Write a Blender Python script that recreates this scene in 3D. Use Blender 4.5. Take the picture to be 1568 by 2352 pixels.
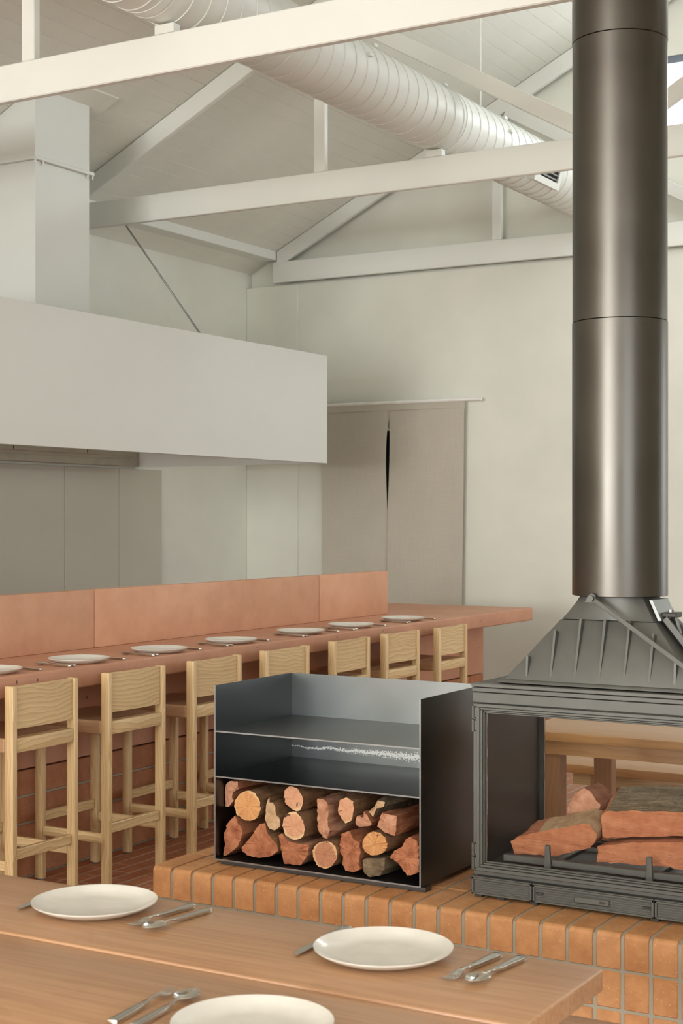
import bpy, bmesh, math, random
from mathutils import Vector, Matrix
random.seed(7)
scene = bpy.context.scene
for o in list(bpy.data.objects):
    bpy.data.objects.remove(o)
col = scene.collection
R = math.radians

# ------------------------------------------------------------------ camera
TH, FPX, YH, CAMH = R(30.2), 3473.0, 1188.0, 1.60
cam_d = bpy.data.cameras.new('camera')
cam = bpy.data.objects.new('camera', cam_d)
col.objects.link(cam)
cam.location = (0, 0, CAMH)
cam.rotation_euler = (R(90), 0, TH)
cam_d.sensor_fit = 'VERTICAL'
cam_d.sensor_height = 36.0
cam_d.sensor_width = 24.0
cam_d.lens = FPX / 2352 * 36.0
cam_d.shift_y = (YH - 1176) / 2352
cam_d.clip_start = 0.05
cam_d.dof.use_dof = True
cam_d.dof.focus_distance = 5.9
cam_d.dof.aperture_fstop = 9.0
scene.camera = cam

# ------------------------------------------------------------------ world, lights, exposure
w = bpy.data.worlds.new('sky')
scene.world = w
w.use_nodes = True
w.node_tree.nodes['Background'].inputs[0].default_value = (0.93, 0.97, 1.0, 1)
w.node_tree.nodes['Background'].inputs[1].default_value = 2.2

def area(name, loc, rot, sx, sy, power, color):
    l = bpy.data.lights.new(name, 'AREA')
    l.shape = 'RECTANGLE'
    l.size, l.size_y = sx, sy
    l.energy = power
    l.color = color
    o = bpy.data.objects.new(name, l)
    col.objects.link(o)
    o.location = loc
    o.rotation_euler = rot
    return o
# daylight in the window openings (front wall behind the camera, right wall, back gable)
for i, (x0, x1) in enumerate(((-6.6, -4.4), (-3.9, -1.7), (-1.2, 0.9))):
    area('daylight_front', ((x0+x1)/2, -10.96, 2.15), (R(90), 0, 0), x1-x0, 2.1, (500, 340, 200)[i], (0.985, 0.99, 0.985))
for i, (y0, y1) in enumerate(((-1.5, 2.2), (8.2, 11.0))):
    area('daylight_right', (1.26, (y0+y1)/2, 1.9), (R(90), 0, R(90)), y1-y0, 1.9, (54, 30)[i], (0.95, 0.98, 1.0))
area('fill_front_gable', (-3.1, -10.96, 4.6), (R(90), 0, 0), 2.6, 1.0, 150, (0.985, 0.99, 0.985))  # fill in an unseen high front opening, added to lift beams, gable and ceiling
area('daylight_gable', (-3.1, 11.55, 4.81), (R(-90), 0, 0), 1.6, 0.62, 24, (0.93, 0.97, 1.0))

area('fill_roof', (-1.686, 9.6, 5.378), (0, math.atan(0.494), 0), 1.2, 1.95, 38, (0.95, 0.98, 1.0))  # fill above an assumed skylight, added to brighten the gable and upper ceiling

vs = scene.view_settings
vs.view_transform = 'Standard'
vs.look = 'None'
vs.exposure = 0.05
vs.gamma = 1.0
vs.use_curve_mapping = False

# ------------------------------------------------------------------ pixel helpers (a pixel gives a ray, the plane gives the distance)
_F = Vector((-math.sin(TH), math.cos(TH), 0)); _R = Vector((math.cos(TH), math.sin(TH), 0))
def ray(x, y):
    return _F + _R*((x-784)/FPX) + Vector((0, 0, (YH-y)/FPX))
def on_y(x, y, Y):
    d = ray(x, y); return Vector((0, 0, CAMH)) + d*(Y/d.y)

# ------------------------------------------------------------------ materials
MATS = {}
def new_mat(name):
    m = bpy.data.materials.new(name); m.use_nodes = True
    nt = m.node_tree
    b = nt.nodes['Principled BSDF']
    MATS[name] = m
    return m, nt, b
def N(nt, typ, **kw):
    n = nt.nodes.new(typ)
    for k, v in kw.items():
        if k == 'inp':
            for a, c in v.items(): n.inputs[a].default_value = c
        else: setattr(n, k, v)
    return n
def L(nt, a, b): nt.links.new(a, b)
def rgb(c): return (c[0], c[1], c[2], 1)
def ramp(nt, fac, stops):
    r = nt.nodes.new('ShaderNodeValToRGB')
    e = r.color_ramp.elements
    while len(e) > 1: e.remove(e[-1])
    e[0].position, e[0].color = stops[0][0], rgb(stops[0][1])
    for p, c in stops[1:]:
        k = e.new(p); k.color = rgb(c)
    L(nt, fac, r.inputs[0])
    return r.outputs[0]
def bump(nt, b, h, dist, strength=1.0):
    n = N(nt, 'ShaderNodeBump', inp={'Distance': dist, 'Strength': strength})
    L(nt, h, n.inputs['Height']); L(nt, n.outputs[0], b.inputs['Normal'])
def coords(nt, rnd=True):
    tc = nt.nodes.new('ShaderNodeTexCoord')
    if not rnd: return tc.outputs['Object']
    oi = nt.nodes.new('ShaderNodeObjectInfo')
    ml = N(nt, 'ShaderNodeMath', operation='MULTIPLY', inp={1: 37.0}); L(nt, oi.outputs['Random'], ml.inputs[0])
    cb = nt.nodes.new('ShaderNodeCombineXYZ')
    for i in range(3): L(nt, ml.outputs[0], cb.inputs[i])
    ad = N(nt, 'ShaderNodeVectorMath', operation='ADD'); L(nt, tc.outputs['Object'], ad.inputs[0]); L(nt, cb.outputs[0], ad.inputs[1])
    return ad.outputs[0]
def mixc(nt, fac, a, b, mode='MIX'):
    n = N(nt, 'ShaderNodeMix', data_type='RGBA', blend_type=mode)
    for s, v in ((0, fac), (6, a), (7, b)):
        if isinstance(v, (int, float)): n.inputs[s].default_value = v
        elif isinstance(v, tuple): n.inputs[s].default_value = rgb(v)
        else: L(nt, v, n.inputs[s])
    return n.outputs[2]
def noise(nt, vec, scale, detail=4, rough=0.55, dist=0.0):
    n = N(nt, 'ShaderNodeTexNoise', inp={'Scale': scale, 'Detail': detail, 'Roughness': rough, 'Distortion': dist})
    L(nt, vec, n.inputs['Vector']); return n.outputs['Fac']
def mapped(nt, vec, scale=(1,1,1), loc=(0,0,0), rot=(0,0,0)):
    m = N(nt, 'ShaderNodeMapping', inp={'Scale': scale, 'Location': loc, 'Rotation': rot}); L(nt, vec, m.inputs['Vector']); return m.outputs[0]

def paint(name, c, rough=0.6, var=0.06, bscale=60, bdist=0.0006):
    m, nt, b = new_mat(name)
    v = coords(nt, False)
    n1 = noise(nt, v, 1.3, 3)
    d = tuple(x*(1-var) for x in c); u = tuple(min(1, x*(1+var)) for x in c)
    L(nt, ramp(nt, n1, [(0.3, d), (0.7, u)]), b.inputs['Base Color'])
    b.inputs['Roughness'].default_value = rough
    bump(nt, b, noise(nt, v, bscale, 3), bdist)
    return m
def plain(name, c, rough=0.5, metal=0.0, spec=0.5):
    m, nt, b = new_mat(name)
    v = coords(nt, False)
    n1 = noise(nt, v, 9, 3)
    L(nt, ramp(nt, n1, [(0.3, tuple(x*.93 for x in c)), (0.7, tuple(min(1, x*1.07) for x in c))]), b.inputs['Base Color'])
    b.inputs['Roughness'].default_value = rough
    b.inputs['Metallic'].default_value = metal
    return m

paint('wall_paint', (0.755, 0.762, 0.68), 0.75)
paint('ceiling_paint', (0.81, 0.82, 0.74), 0.6)
paint('truss_paint', (0.79, 0.81, 0.755), 0.45, 0.02, 200, 0.0002)
paint('duct_paint', (0.765, 0.79, 0.74), 0.42, 0.02, 120, 0.0001)
paint('hood_paint', (0.70, 0.72, 0.68), 0.45, 0.02, 200, 0.0001)
paint('riser_metal', (0.74, 0.76, 0.72), 0.5, 0.02, 100, 0.0001)
MATS['riser_metal'].node_tree.nodes['Principled BSDF'].inputs['Metallic'].default_value = 0.1
paint('splash_steel', (0.56, 0.54, 0.46), 0.35, 0.02, 100, 0.0001)
plain('dark_void', (0.012, 0.011, 0.010), 0.9)
plain('window_alu', (0.20, 0.23, 0.28), 0.4, 0.3)
plain('wire_steel', (0.16, 0.17, 0.15), 0.4, 0.6)
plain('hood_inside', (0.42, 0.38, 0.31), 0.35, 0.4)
plain('white_plastic', (0.85, 0.84, 0.80), 0.35)
plain('rubber', (0.25, 0.24, 0.22), 0.8)

# raw steel of the rack
def steel(name, base, rough, speckle=False, metal=1.0):
    m, nt, b = new_mat(name)
    v = coords(nt, False)
    n1 = noise(nt, mapped(nt, v, (1.6, 1.6, 2.4)), 1.6, 2, 0.45)
    c = ramp(nt, n1, [(0.25, tuple(x*0.86 for x in base)), (0.75, tuple(x*1.14 for x in base))])
    r = N(nt, 'ShaderNodeMapRange', inp={1: 0.3, 2: 0.7, 3: rough-0.03, 4: rough+0.04}); L(nt, n1, r.inputs[0])
    if speckle:   # bright speckled band across the back panel
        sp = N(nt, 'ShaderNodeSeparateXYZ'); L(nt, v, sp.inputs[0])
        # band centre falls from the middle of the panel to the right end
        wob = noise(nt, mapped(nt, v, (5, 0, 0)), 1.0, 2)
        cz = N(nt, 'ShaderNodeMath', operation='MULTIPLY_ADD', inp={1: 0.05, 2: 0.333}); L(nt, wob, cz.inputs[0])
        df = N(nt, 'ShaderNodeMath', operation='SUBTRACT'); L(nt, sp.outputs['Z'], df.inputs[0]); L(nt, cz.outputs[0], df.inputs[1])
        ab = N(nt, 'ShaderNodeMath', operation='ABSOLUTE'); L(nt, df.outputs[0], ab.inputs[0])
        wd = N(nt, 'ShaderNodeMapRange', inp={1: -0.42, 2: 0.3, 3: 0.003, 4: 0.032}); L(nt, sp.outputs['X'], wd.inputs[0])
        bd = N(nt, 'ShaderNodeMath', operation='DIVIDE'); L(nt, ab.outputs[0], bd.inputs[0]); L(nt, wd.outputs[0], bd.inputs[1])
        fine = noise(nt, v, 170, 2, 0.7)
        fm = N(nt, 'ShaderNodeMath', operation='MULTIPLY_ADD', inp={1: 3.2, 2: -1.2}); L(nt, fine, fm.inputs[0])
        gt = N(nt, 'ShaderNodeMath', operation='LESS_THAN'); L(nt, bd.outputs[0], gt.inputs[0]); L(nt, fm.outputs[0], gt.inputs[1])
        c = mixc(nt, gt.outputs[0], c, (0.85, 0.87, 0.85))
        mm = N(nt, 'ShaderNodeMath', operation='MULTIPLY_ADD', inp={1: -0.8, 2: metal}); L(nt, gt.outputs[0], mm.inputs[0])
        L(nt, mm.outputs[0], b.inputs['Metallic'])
    else:
        b.inputs['Metallic'].default_value = metal
    L(nt, c, b.inputs['Base Color'])
    L(nt, r.outputs[0], b.inputs['Roughness'])
    return m
steel('rack_steel', (0.125, 0.132, 0.135), 0.34)
steel('rack_steel_speckled', (0.27, 0.295, 0.30), 0.34, True)
steel('rack_edge', (0.30, 0.31, 0.31), 0.4)
steel('flue_steel', (0.115, 0.108, 0.096), 0.33)
plain('cutlery_steel', (0.62, 0.60, 0.55), 0.16, 1.0)
plain('cast_iron', (0.118, 0.120, 0.108), 0.46, 0.35)
plain('cast_iron_dark', (0.05, 0.047, 0.04), 0.5, 0.3)
plain('fire_lining', (0.040, 0.031, 0.024), 0.42, 0.2)
plain('galvanised', (0.36, 0.385, 0.38), 0.5, 0.9)
m, nt, b = new_mat('fire_glass')
b.inputs['Base Color'].default_value = (1, 1, 1, 1)
b.inputs['Roughness'].default_value = 0.0
b.inputs['Transmission Weight'].default_value = 1.0
b.inputs['IOR'].default_value = 1.12

def concrete(name, c1, c2, pits=True):
    m, nt, b = new_mat(name)
    v = coords(nt, False)
    n1 = noise(nt, v, 2.2, 5, 0.6, 0.3)
    n2 = noise(nt, v, 7.0, 5, 0.65)
    c = ramp(nt, n1, [(0.25, c1), (0.75, c2)])
    c = mixc(nt, 0.25, c, ramp(nt, n2, [(0.3, tuple(x*0.82 for x in c1)), (0.7, tuple(min(1, x*1.12) for x in c2))]))
    if pits:
        vo = N(nt, 'ShaderNodeTexVoronoi', inp={'Scale': 17.0, 'Randomness': 1.0}); L(nt, mapped(nt, v, (1, 1, 0.7)), vo.inputs['Vector'])
        th = N(nt, 'ShaderNodeMath', operation='LESS_THAN', inp={1: 0.085}); L(nt, vo.outputs['Distance'], th.inputs[0])
        spn = noise(nt, v, 3.0, 2)
        th2 = N(nt, 'ShaderNodeMath', operation='GREATER_THAN', inp={1: 0.44}); L(nt, spn, th2.inputs[0])
        mu = N(nt, 'ShaderNodeMath', operation='MULTIPLY'); L(nt, th.outputs[0], mu.inputs[0]); L(nt, th2.outputs[0], mu.inputs[1])
        c = mixc(nt, mu.outputs[0], c, tuple(x*0.35 for x in c1))
    L(nt, c, b.inputs['Base Color'])
    b.inputs['Roughness'].default_value = 0.55
    bump(nt, b, noise(nt, v, 45, 4), 0.0008)
    return m
concrete('pink_concrete', (0.50, 0.235, 0.135), (0.60, 0.31, 0.195))
concrete('upstand_concrete', (0.60, 0.295, 0.165), (0.74, 0.41, 0.265), False)

def brickmat(name, c1, c2, c3):
    m, nt, b = new_mat(name)
    oi = nt.nodes.new('ShaderNodeObjectInfo')
    base = ramp(nt, oi.outputs['Random'], [(0.0, c1), (0.5, c2), (1.0, c3)])
    v = coords(nt)
    n1 = noise(nt, v, 16, 5, 0.65)
    c = mixc(nt, 0.55, base, ramp(nt, n1, [(0.3, tuple(x*0.78 for x in c1)), (0.7, tuple(min(1, x*1.15) for x in c3))]))
    vo = N(nt, 'ShaderNodeTexVoronoi', inp={'Scale': 70.0}); L(nt, v, vo.inputs['Vector'])
    th = N(nt, 'ShaderNodeMath', operation='LESS_THAN', inp={1: 0.12}); L(nt, vo.outputs['Distance'], th.inputs[0])
    c = mixc(nt, th.outputs[0], c, (0.66, 0.45, 0.25))
    L(nt, c, b.inputs['Base Color'])
    b.inputs['Roughness'].default_value = 0.62
    bump(nt, b, noise(nt, v, 90, 4), 0.001)
    return m
brickmat('hearth_brick', (0.52, 0.225, 0.078), (0.58, 0.275, 0.105), (0.63, 0.325, 0.14))
brickmat('floor_brick', (0.34, 0.115, 0.050), (0.40, 0.145, 0.062), (0.43, 0.175, 0.085))
brickmat('bar_brick', (0.40, 0.15, 0.065), (0.45, 0.18, 0.08), (0.48, 0.21, 0.10))
paint('mortar', (0.36, 0.33, 0.255), 0.85, 0.15, 150, 0.001)

# floor away from the built bricks: the same paving as a texture
m, nt, b = new_mat('paving')
tc = nt.nodes.new('ShaderNodeTexCoord')
sp = N(nt, 'ShaderNodeSeparateXYZ'); L(nt, tc.outputs['Object'], sp.inputs[0])
cb = nt.nodes.new('ShaderNodeCombineXYZ'); L(nt, sp.outputs['Y'], cb.inputs[0]); L(nt, sp.outputs['X'], cb.inputs[1])
br = N(nt, 'ShaderNodeTexBrick', inp={'Color1': (0.36, 0.125, 0.055, 1), 'Color2': (0.43, 0.17, 0.08, 1), 'Mortar': (0.36, 0.33, 0.255, 1),
       'Scale': 1.0, 'Mortar Size': 0.005, 'Brick Width': 0.24, 'Row Height': 0.086})
L(nt, mapped(nt, cb.outputs[0], loc=(0, 0.011, 0)), br.inputs['Vector'])
L(nt, br.outputs['Color'], b.inputs['Base Color']); b.inputs['Roughness'].default_value = 0.5

def wood(name, axis, lo, hi, ring=0.012, off=(0.03, 0.05), rough=0.42, contrast=1.0, streak=0.5):
    """growth rings about an axis that runs with the grain"""
    m, nt, b = new_mat(name)
    v = coords(nt)
    tc = nt.nodes.new('ShaderNodeTexCoord')
    oi = nt.nodes.new('ShaderNodeObjectInfo')
    # slow wobble of the log
    sc = [3.0, 3.0, 3.0]; sc[axis] = 1.1
    wob = N(nt, 'ShaderNodeTexNoise', inp={'Scale': 2.2, 'Detail': 2.0, 'Roughness': 0.5}); L(nt, mapped(nt, v, tuple(sc)), wob.inputs['Vector'])
    su = N(nt, 'ShaderNodeVectorMath', operation='SUBTRACT', inp={1: (0.5, 0.5, 0.5)}); L(nt, wob.outputs['Color'], su.inputs[0])
    ms = N(nt, 'ShaderNodeVectorMath', operation='SCALE', inp={'Scale': 0.10}); L(nt, su.outputs[0], ms.inputs[0])
    ad = N(nt, 'ShaderNodeVectorMath', operation='ADD'); L(nt, tc.outputs['Object'], ad.inputs[0]); L(nt, ms.outputs[0], ad.inputs[1])
    # random heart offset
    o1 = N(nt, 'ShaderNodeMath', operation='MULTIPLY_ADD', inp={1: 0.22, 2: off[0]}); L(nt, oi.outputs['Random'], o1.inputs[0])
    cc = nt.nodes.new('ShaderNodeCombineXYZ')
    oth = [i for i in range(3) if i != axis]
    L(nt, o1.outputs[0], cc.inputs[oth[0]]); cc.inputs[oth[1]].default_value = off[1]
    ad2 = N(nt, 'ShaderNodeVectorMath', operation='ADD'); L(nt, ad.outputs[0], ad2.inputs[0]); L(nt, cc.outputs[0], ad2.inputs[1])
    wv = N(nt, 'ShaderNodeTexWave', wave_type='RINGS', rings_direction='XYZ'[axis], wave_profile='SAW',
           inp={'Scale': 0.314/ring, 'Distortion': 1.2, 'Detail': 2.0, 'Detail Scale': 0.6})
    L(nt, ad2.outputs[0], wv.inputs['Vector'])
    ss = [110.0, 110.0, 110.0]; ss[axis] = 2.5
    st = noise(nt, mapped(nt, v, tuple(ss)), 1.0, 3)
    ss2 = [9.0, 9.0, 9.0]; ss2[axis] = 1.0
    bl = noise(nt, mapped(nt, v, tuple(ss2)), 1.0, 3)
    mid = tuple((a+c)/2 for a, c in zip(lo, hi))
    c = ramp(nt, wv.outputs['Fac'], [(0.0, tuple(m_+(h-m_)*contrast for m_, h in zip(mid, hi))), (0.65, mid), (1.0, tuple(m_+(l-m_)*contrast for m_, l in zip(mid, lo)))])
    c = mixc(nt, 0.35*streak, c, ramp(nt, st, [(0.35, tuple(x*0.75 for x in lo)), (0.6, hi)]))
    c = mixc(nt, 0.3, c, ramp(nt, bl, [(0.3, lo), (0.7, hi)]))
    L(nt, c, b.inputs['Base Color'])
    b.inputs['Roughness'].default_value = rough
    bump(nt, b, st, 0.0003)
    return m
ASH_LO, ASH_HI = (0.58, 0.378, 0.172), (0.78, 0.585, 0.318)
wood('ash_x', 0, ASH_LO, ASH_HI, 0.015, contrast=1.3); wood('ash_y', 1, ASH_LO, ASH_HI, 0.017, contrast=1.5); wood('ash_z', 2, ASH_LO, ASH_HI, 0.015, contrast=1.2)
wood('ash_seat', 0, (0.42, 0.24, 0.13), (0.52, 0.32, 0.18), 0.015, rough=0.3)
wood('oak_x', 0, (0.38, 0.19, 0.09), (0.54, 0.315, 0.168), 0.020, (0.1, 0.16), 0.30, 0.45, 1.3)
wood('oak_end', 1, (0.32, 0.13, 0.06), (0.40, 0.18, 0.09), 0.03, (0.1, 0.16), 0.4, 0.6, 0.4)
wood('oak_leg', 2, (0.40, 0.20, 0.10), (0.50, 0.28, 0.14), 0.02, rough=0.4)
wood('honey_x', 0, (0.50, 0.25, 0.09), (0.62, 0.36, 0.15), 0.02, rough=0.35, contrast=0.7)

def ceramic():
    m, nt, b = new_mat('ceramic')
    v = coords(nt, False)
    L(nt, ramp(nt, noise(nt, v, 14, 4), [(0.3, (0.70, 0.675, 0.60)), (0.7, (0.78, 0.755, 0.68))]), b.inputs['Base Color'])
    b.inputs['Roughness'].default_value = 0.16
    bump(nt, b, noise(nt, v, 25, 3), 0.0006)
ceramic()
m, nt, b = new_mat('linen')
v = coords(nt, False)
n1 = noise(nt, mapped(nt, v, (320, 320, 5)), 1.0, 3); n2 = noise(nt, mapped(nt, v, (8, 8, 320)), 1.0, 3)
n3 = noise(nt, v, 3, 3)
c = mixc(nt, 0.5, ramp(nt, n1, [(0.35, (0.47, 0.435, 0.355)), (0.65, (0.57, 0.53, 0.445))]), ramp(nt, n2, [(0.35, (0.48, 0.44, 0.36)), (0.65, (0.57, 0.53, 0.45))]))
c = mixc(nt, 0.25, c, ramp(nt, n3, [(0.3, (0.47, 0.44, 0.37)), (0.7, (0.59, 0.55, 0.46))]))
L(nt, c, b.inputs['Base Color']); b.inputs['Roughness'].default_value = 0.9
bump(nt, b, n1, 0.0005)

# firewood
def cut_mat(name, heart, sap, r0, r1, scale=1.0):
    """cut end of a round log: heartwood, sapwood ring, fine rings and cracks; local origin on the pith, end in XZ"""
    m, nt, b = new_mat(name)
    v = coords(nt, False)
    vr = coords(nt)
    sp = N(nt, 'ShaderNodeSeparateXYZ'); L(nt, v, sp.inputs[0])
    cb = nt.nodes.new('ShaderNodeCombineXYZ'); L(nt, sp.outputs['X'], cb.inputs[0]); L(nt, sp.outputs['Z'], cb.inputs[2])
    wob = N(nt, 'ShaderNodeTexNoise', inp={'Scale': 14.0, 'Detail': 3.0}); L(nt, vr, wob.inputs['Vector'])
    su = N(nt, 'ShaderNodeMath', operation='MULTIPLY_ADD', inp={1: 0.030, 2: -0.015}); L(nt, wob.outputs['Fac'], su.inputs[0])
    ln = N(nt, 'ShaderNodeVectorMath', operation='LENGTH'); L(nt, cb.outputs[0], ln.inputs[0])
    d = N(nt, 'ShaderNodeMath', operation='ADD'); L(nt, ln.outputs['Value'], d.inputs[0]); L(nt, su.outputs[0], d.inputs[1])
    mr = N(nt, 'ShaderNodeMapRange', inp={1: 0.0, 2: r1, 3: 0.0, 4: 1.0}); L(nt, d.outputs[0], mr.inputs[0])
    q = r0/r1
    c = ramp(nt, mr.outputs[0], [(0.0, tuple(x*0.7 for x in heart)), (0.1, heart), (q-0.08, heart), (q, sap), (0.95, sap), (1.0, tuple(x*0.5 for x in sap))])
    wv = N(nt, 'ShaderNodeMath', operation='MULTIPLY', inp={1: 900.0}); L(nt, d.outputs[0], wv.inputs[0])
    sn = N(nt, 'ShaderNodeMath', operation='SINE'); L(nt, wv.outputs[0], sn.inputs[0])
    s2 = N(nt, 'ShaderNodeMath', operation='MULTIPLY_ADD', inp={1: 0.5, 2: 0.5}); L(nt, sn.outputs[0], s2.inputs[0])
    c = mixc(nt, 0.18, c, ramp(nt, s2.outputs[0], [(0, tuple(x*0.75 for x in heart)), (1, sap)]))
    vo = N(nt, 'ShaderNodeTexVoronoi', feature='DISTANCE_TO_EDGE', inp={'Scale': 13.0}); L(nt, mapped(nt, vr, (1, 0.2, 1)), vo.inputs['Vector'])
    th = N(nt, 'ShaderNodeMath', operation='LESS_THAN', inp={1: 0.012}); L(nt, vo.outputs['Distance'], th.inputs[0])
    ck = noise(nt, vr, 22, 2)
    t2 = N(nt, 'ShaderNodeMath', operation='GREATER_THAN', inp={1: 0.56}); L(nt, ck, t2.inputs[0])
    mu = N(nt, 'ShaderNodeMath', operation='MULTIPLY'); L(nt, th.outputs[0], mu.inputs[0]); L(nt, t2.outputs[0], mu.inputs[1])
    c = mixc(nt, mu.outputs[0], c, (0.10, 0.045, 0.02))
    L(nt, c, b.inputs['Base Color']); b.inputs['Roughness'].default_value = 0.8
    bump(nt, b, noise(nt, vr, 60, 4), 0.002)
cut_mat('cut_orange', (0.66, 0.32, 0.12), (0.76, 0.52, 0.27), 0.052, 0.066)
cut_mat('cut_pink', (0.66, 0.33, 0.19), (0.76, 0.55, 0.30), 0.044, 0.068)
cut_mat('cut_dark', (0.47, 0.20, 0.11), (0.72, 0.46, 0.23), 0.045, 0.066)
def split_mat(name, c1, c2, c3, streak=(14, 3, 14)):
    m, nt, b = new_mat(name)
    v = coords(nt)
    n1 = noise(nt, mapped(nt, v, streak), 2.2, 5, 0.65, 0.4)
    n2 = noise(nt, v, 26, 4, 0.6)
    c = ramp(nt, n1, [(0.28, c1), (0.5, c2), (0.72, c3)])
    c = mixc(nt, 0.35, c, ramp(nt, n2, [(0.3, tuple(x*0.6 for x in c1)), (0.65, c3)]))
    L(nt, c, b.inputs['Base Color']); b.inputs['Roughness'].default_value = 0.85
    bump(nt, b, n1, 0.012); return m
split_mat('split_red', (0.26, 0.07, 0.03), (0.47, 0.165, 0.072), (0.60, 0.27, 0.14))
split_mat('split_pink', (0.40, 0.155, 0.08), (0.58, 0.28, 0.16), (0.70, 0.41, 0.26))
split_mat('split_pale', (0.45, 0.25, 0.12), (0.62, 0.40, 0.22), (0.70, 0.50, 0.31))
split_mat('split_grey', (0.10, 0.072, 0.042), (0.19, 0.135, 0.078), (0.30, 0.22, 0.13))
split_mat('bark', (0.16, 0.072, 0.03), (0.30, 0.15, 0.068), (0.42, 0.24, 0.115), (20, 4, 20))
split_mat('bark_grey', (0.12, 0.085, 0.05), (0.22, 0.16, 0.09), (0.38, 0.30, 0.18), (4, 20, 20))
split_mat('split_red_x', (0.36, 0.115, 0.05), (0.52, 0.19, 0.085), (0.60, 0.27, 0.14), (3, 16, 16))

# ------------------------------------------------------------------ mesh helpers
def merge(dst, src):
    me = bpy.data.meshes.new('t'); src.to_mesh(me); dst.from_mesh(me); bpy.data.meshes.remove(me); src.free()
def box(x0, x1, y0, y1, z0, z1, bev=0.0, seg=2):
    bm = bmesh.new()
    bmesh.ops.create_cube(bm, size=1)
    bmesh.ops.scale(bm, vec=(x1-x0, y1-y0, z1-z0), verts=bm.verts)
    bmesh.ops.translate(bm, vec=((x0+x1)/2, (y0+y1)/2, (z0+z1)/2), verts=bm.verts)
    if bev: bmesh.ops.bevel(bm, geom=bm.edges[:], offset=bev, segments=seg, profile=0.5, affect='EDGES')
    return bm
def prism(poly, axis, a, b, bev=0.0, seg=1):
    """poly: 2-D points in the two other axes (in xyz order), extruded along axis from a to b"""
    bm = bmesh.new()
    def P(p, t):
        q = [0, 0, 0]; o = [i for i in range(3) if i != axis]
        q[o[0]], q[o[1]] = p; q[axis] = t; return q
    v0 = [bm.verts.new(P(p, a)) for p in poly]; v1 = [bm.verts.new(P(p, b)) for p in poly]
    n = len(poly)
    bm.faces.new(v0); bm.faces.new(v1[::-1])
    for i in range(n): bm.faces.new((v0[i], v0[(i+1) % n], v1[(i+1) % n], v1[i]))
    bmesh.ops.recalc_face_normals(bm, faces=bm.faces)
    if bev: bmesh.ops.bevel(bm, geom=bm.edges[:], offset=bev, segments=seg, profile=0.5, affect='EDGES')
    return bm
def beam(p, q, wy, h, bev=0.004):
    """timber in the XZ plane from p to q (x, z centre line), centred on y=p[1], thickness wy, depth h"""
    a = Vector((p[0], 0, p[2])); c = Vector((q[0], 0, q[2])); d = c-a; ln = d.length
    bm = box(0, ln, -wy/2, wy/2, -h/2, h/2, bev, 1)
    ang = math.atan2(d.z, d.x)
    bmesh.ops.rotate(bm, cent=(0, 0, 0), matrix=Matrix.Rotation(-ang, 3, 'Y'), verts=bm.verts)
    bmesh.ops.translate(bm, vec=(p[0], p[1], p[2]), verts=bm.verts)
    return bm
def bar3(p, q, wx, wz, bev=0.0, up=Vector((0, 0, 1))):
    p, q = Vector(p), Vector(q); d = q-p
    bm = box(-wx/2, wx/2, 0, d.length, -wz/2, wz/2, bev, 1)
    y = d.normalized(); x = y.cross(up).normalized(); z = x.cross(y)
    M = Matrix((x, y, z)).transposed()
    bmesh.ops.transform(bm, matrix=M.to_4x4(), verts=bm.verts)
    bmesh.ops.translate(bm, vec=p, verts=bm.verts)
    return bm
def tube(pts, r, n=10):
    bm = bmesh.new(); rings = []
    for i, p in enumerate(pts):
        p = Vector(p)
        d = (Vector(pts[min(i+1, len(pts)-1)])-Vector(pts[max(i-1, 0)])).normalized()
        x = d.orthogonal().normalized() if i == 0 else (rings_x - d*rings_x.dot(d)).normalized()
        rings_x = x; y = d.cross(x)
        rr = r[i] if isinstance(r, (list, tuple)) else r
        rings.append([bm.verts.new(p + x*(rr*math.cos(2*math.pi*k/n)) + y*(rr*math.sin(2*math.pi*k/n))) for k in range(n)])
    for a, c in zip(rings, rings[1:]):
        for k in range(n): bm.faces.new((a[k], a[(k+1) % n], c[(k+1) % n], c[k]))
    bm.faces.new(rings[0][::-1]); bm.faces.new(rings[-1])
    bmesh.ops.recalc_face_normals(bm, faces=bm.faces)
    return bm
def lathe(prof, n=64, closed=True):
    bm = bmesh.new(); rings = []
    for r, z in prof:
        if r < 1e-6: rings.append([bm.verts.new((0, 0, z))])
        else: rings.append([bm.verts.new((r*math.cos(2*math.pi*k/n), r*math.sin(2*math.pi*k/n), z)) for k in range(n)])
    for a, c in zip(rings, rings[1:]):
        for k in range(n):
            k2 = (k+1) % n
            if len(a) == 1 and len(c) == 1: continue
            if len(a) == 1: bm.faces.new((a[0], c[k], c[k2]))
            elif len(c) == 1: bm.faces.new((a[k], a[k2], c[0]))
            else: bm.faces.new((a[k], a[k2], c[k2], c[k]))
    bmesh.ops.recalc_face_normals(bm, faces=bm.faces)
    return bm
def move(bm, v): bmesh.ops.translate(bm, vec=v, verts=bm.verts); return bm
def finish(name, bm, angle=32):
    me = bpy.data.meshes.new(name); bm.to_mesh(me); bm.free()
    for p in me.polygons: p.use_smooth = True
    me.set_sharp_from_angle(angle=R(angle))
    return me
def wloc(o):
    v = Vector((0, 0, 0))
    while o: v += o.location; o = o.parent
    return v
def obj(name, bm, mat, parent=None, origin=None, angle=32):
    """one mesh object from world-space geometry; origin (world) or the parent's origin"""
    base = wloc(parent) if parent else Vector((0, 0, 0))
    org = Vector(origin) if origin is not None else base
    move(bm, -org)
    me = finish(name, bm, angle)
    mats = mat if isinstance(mat, (list, tuple)) else [mat]
    for k in mats: me.materials.append(MATS[k])
    o = bpy.data.objects.new(name, me); col.objects.link(o)
    o.parent = parent; o.location = org-base
    return o
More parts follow.
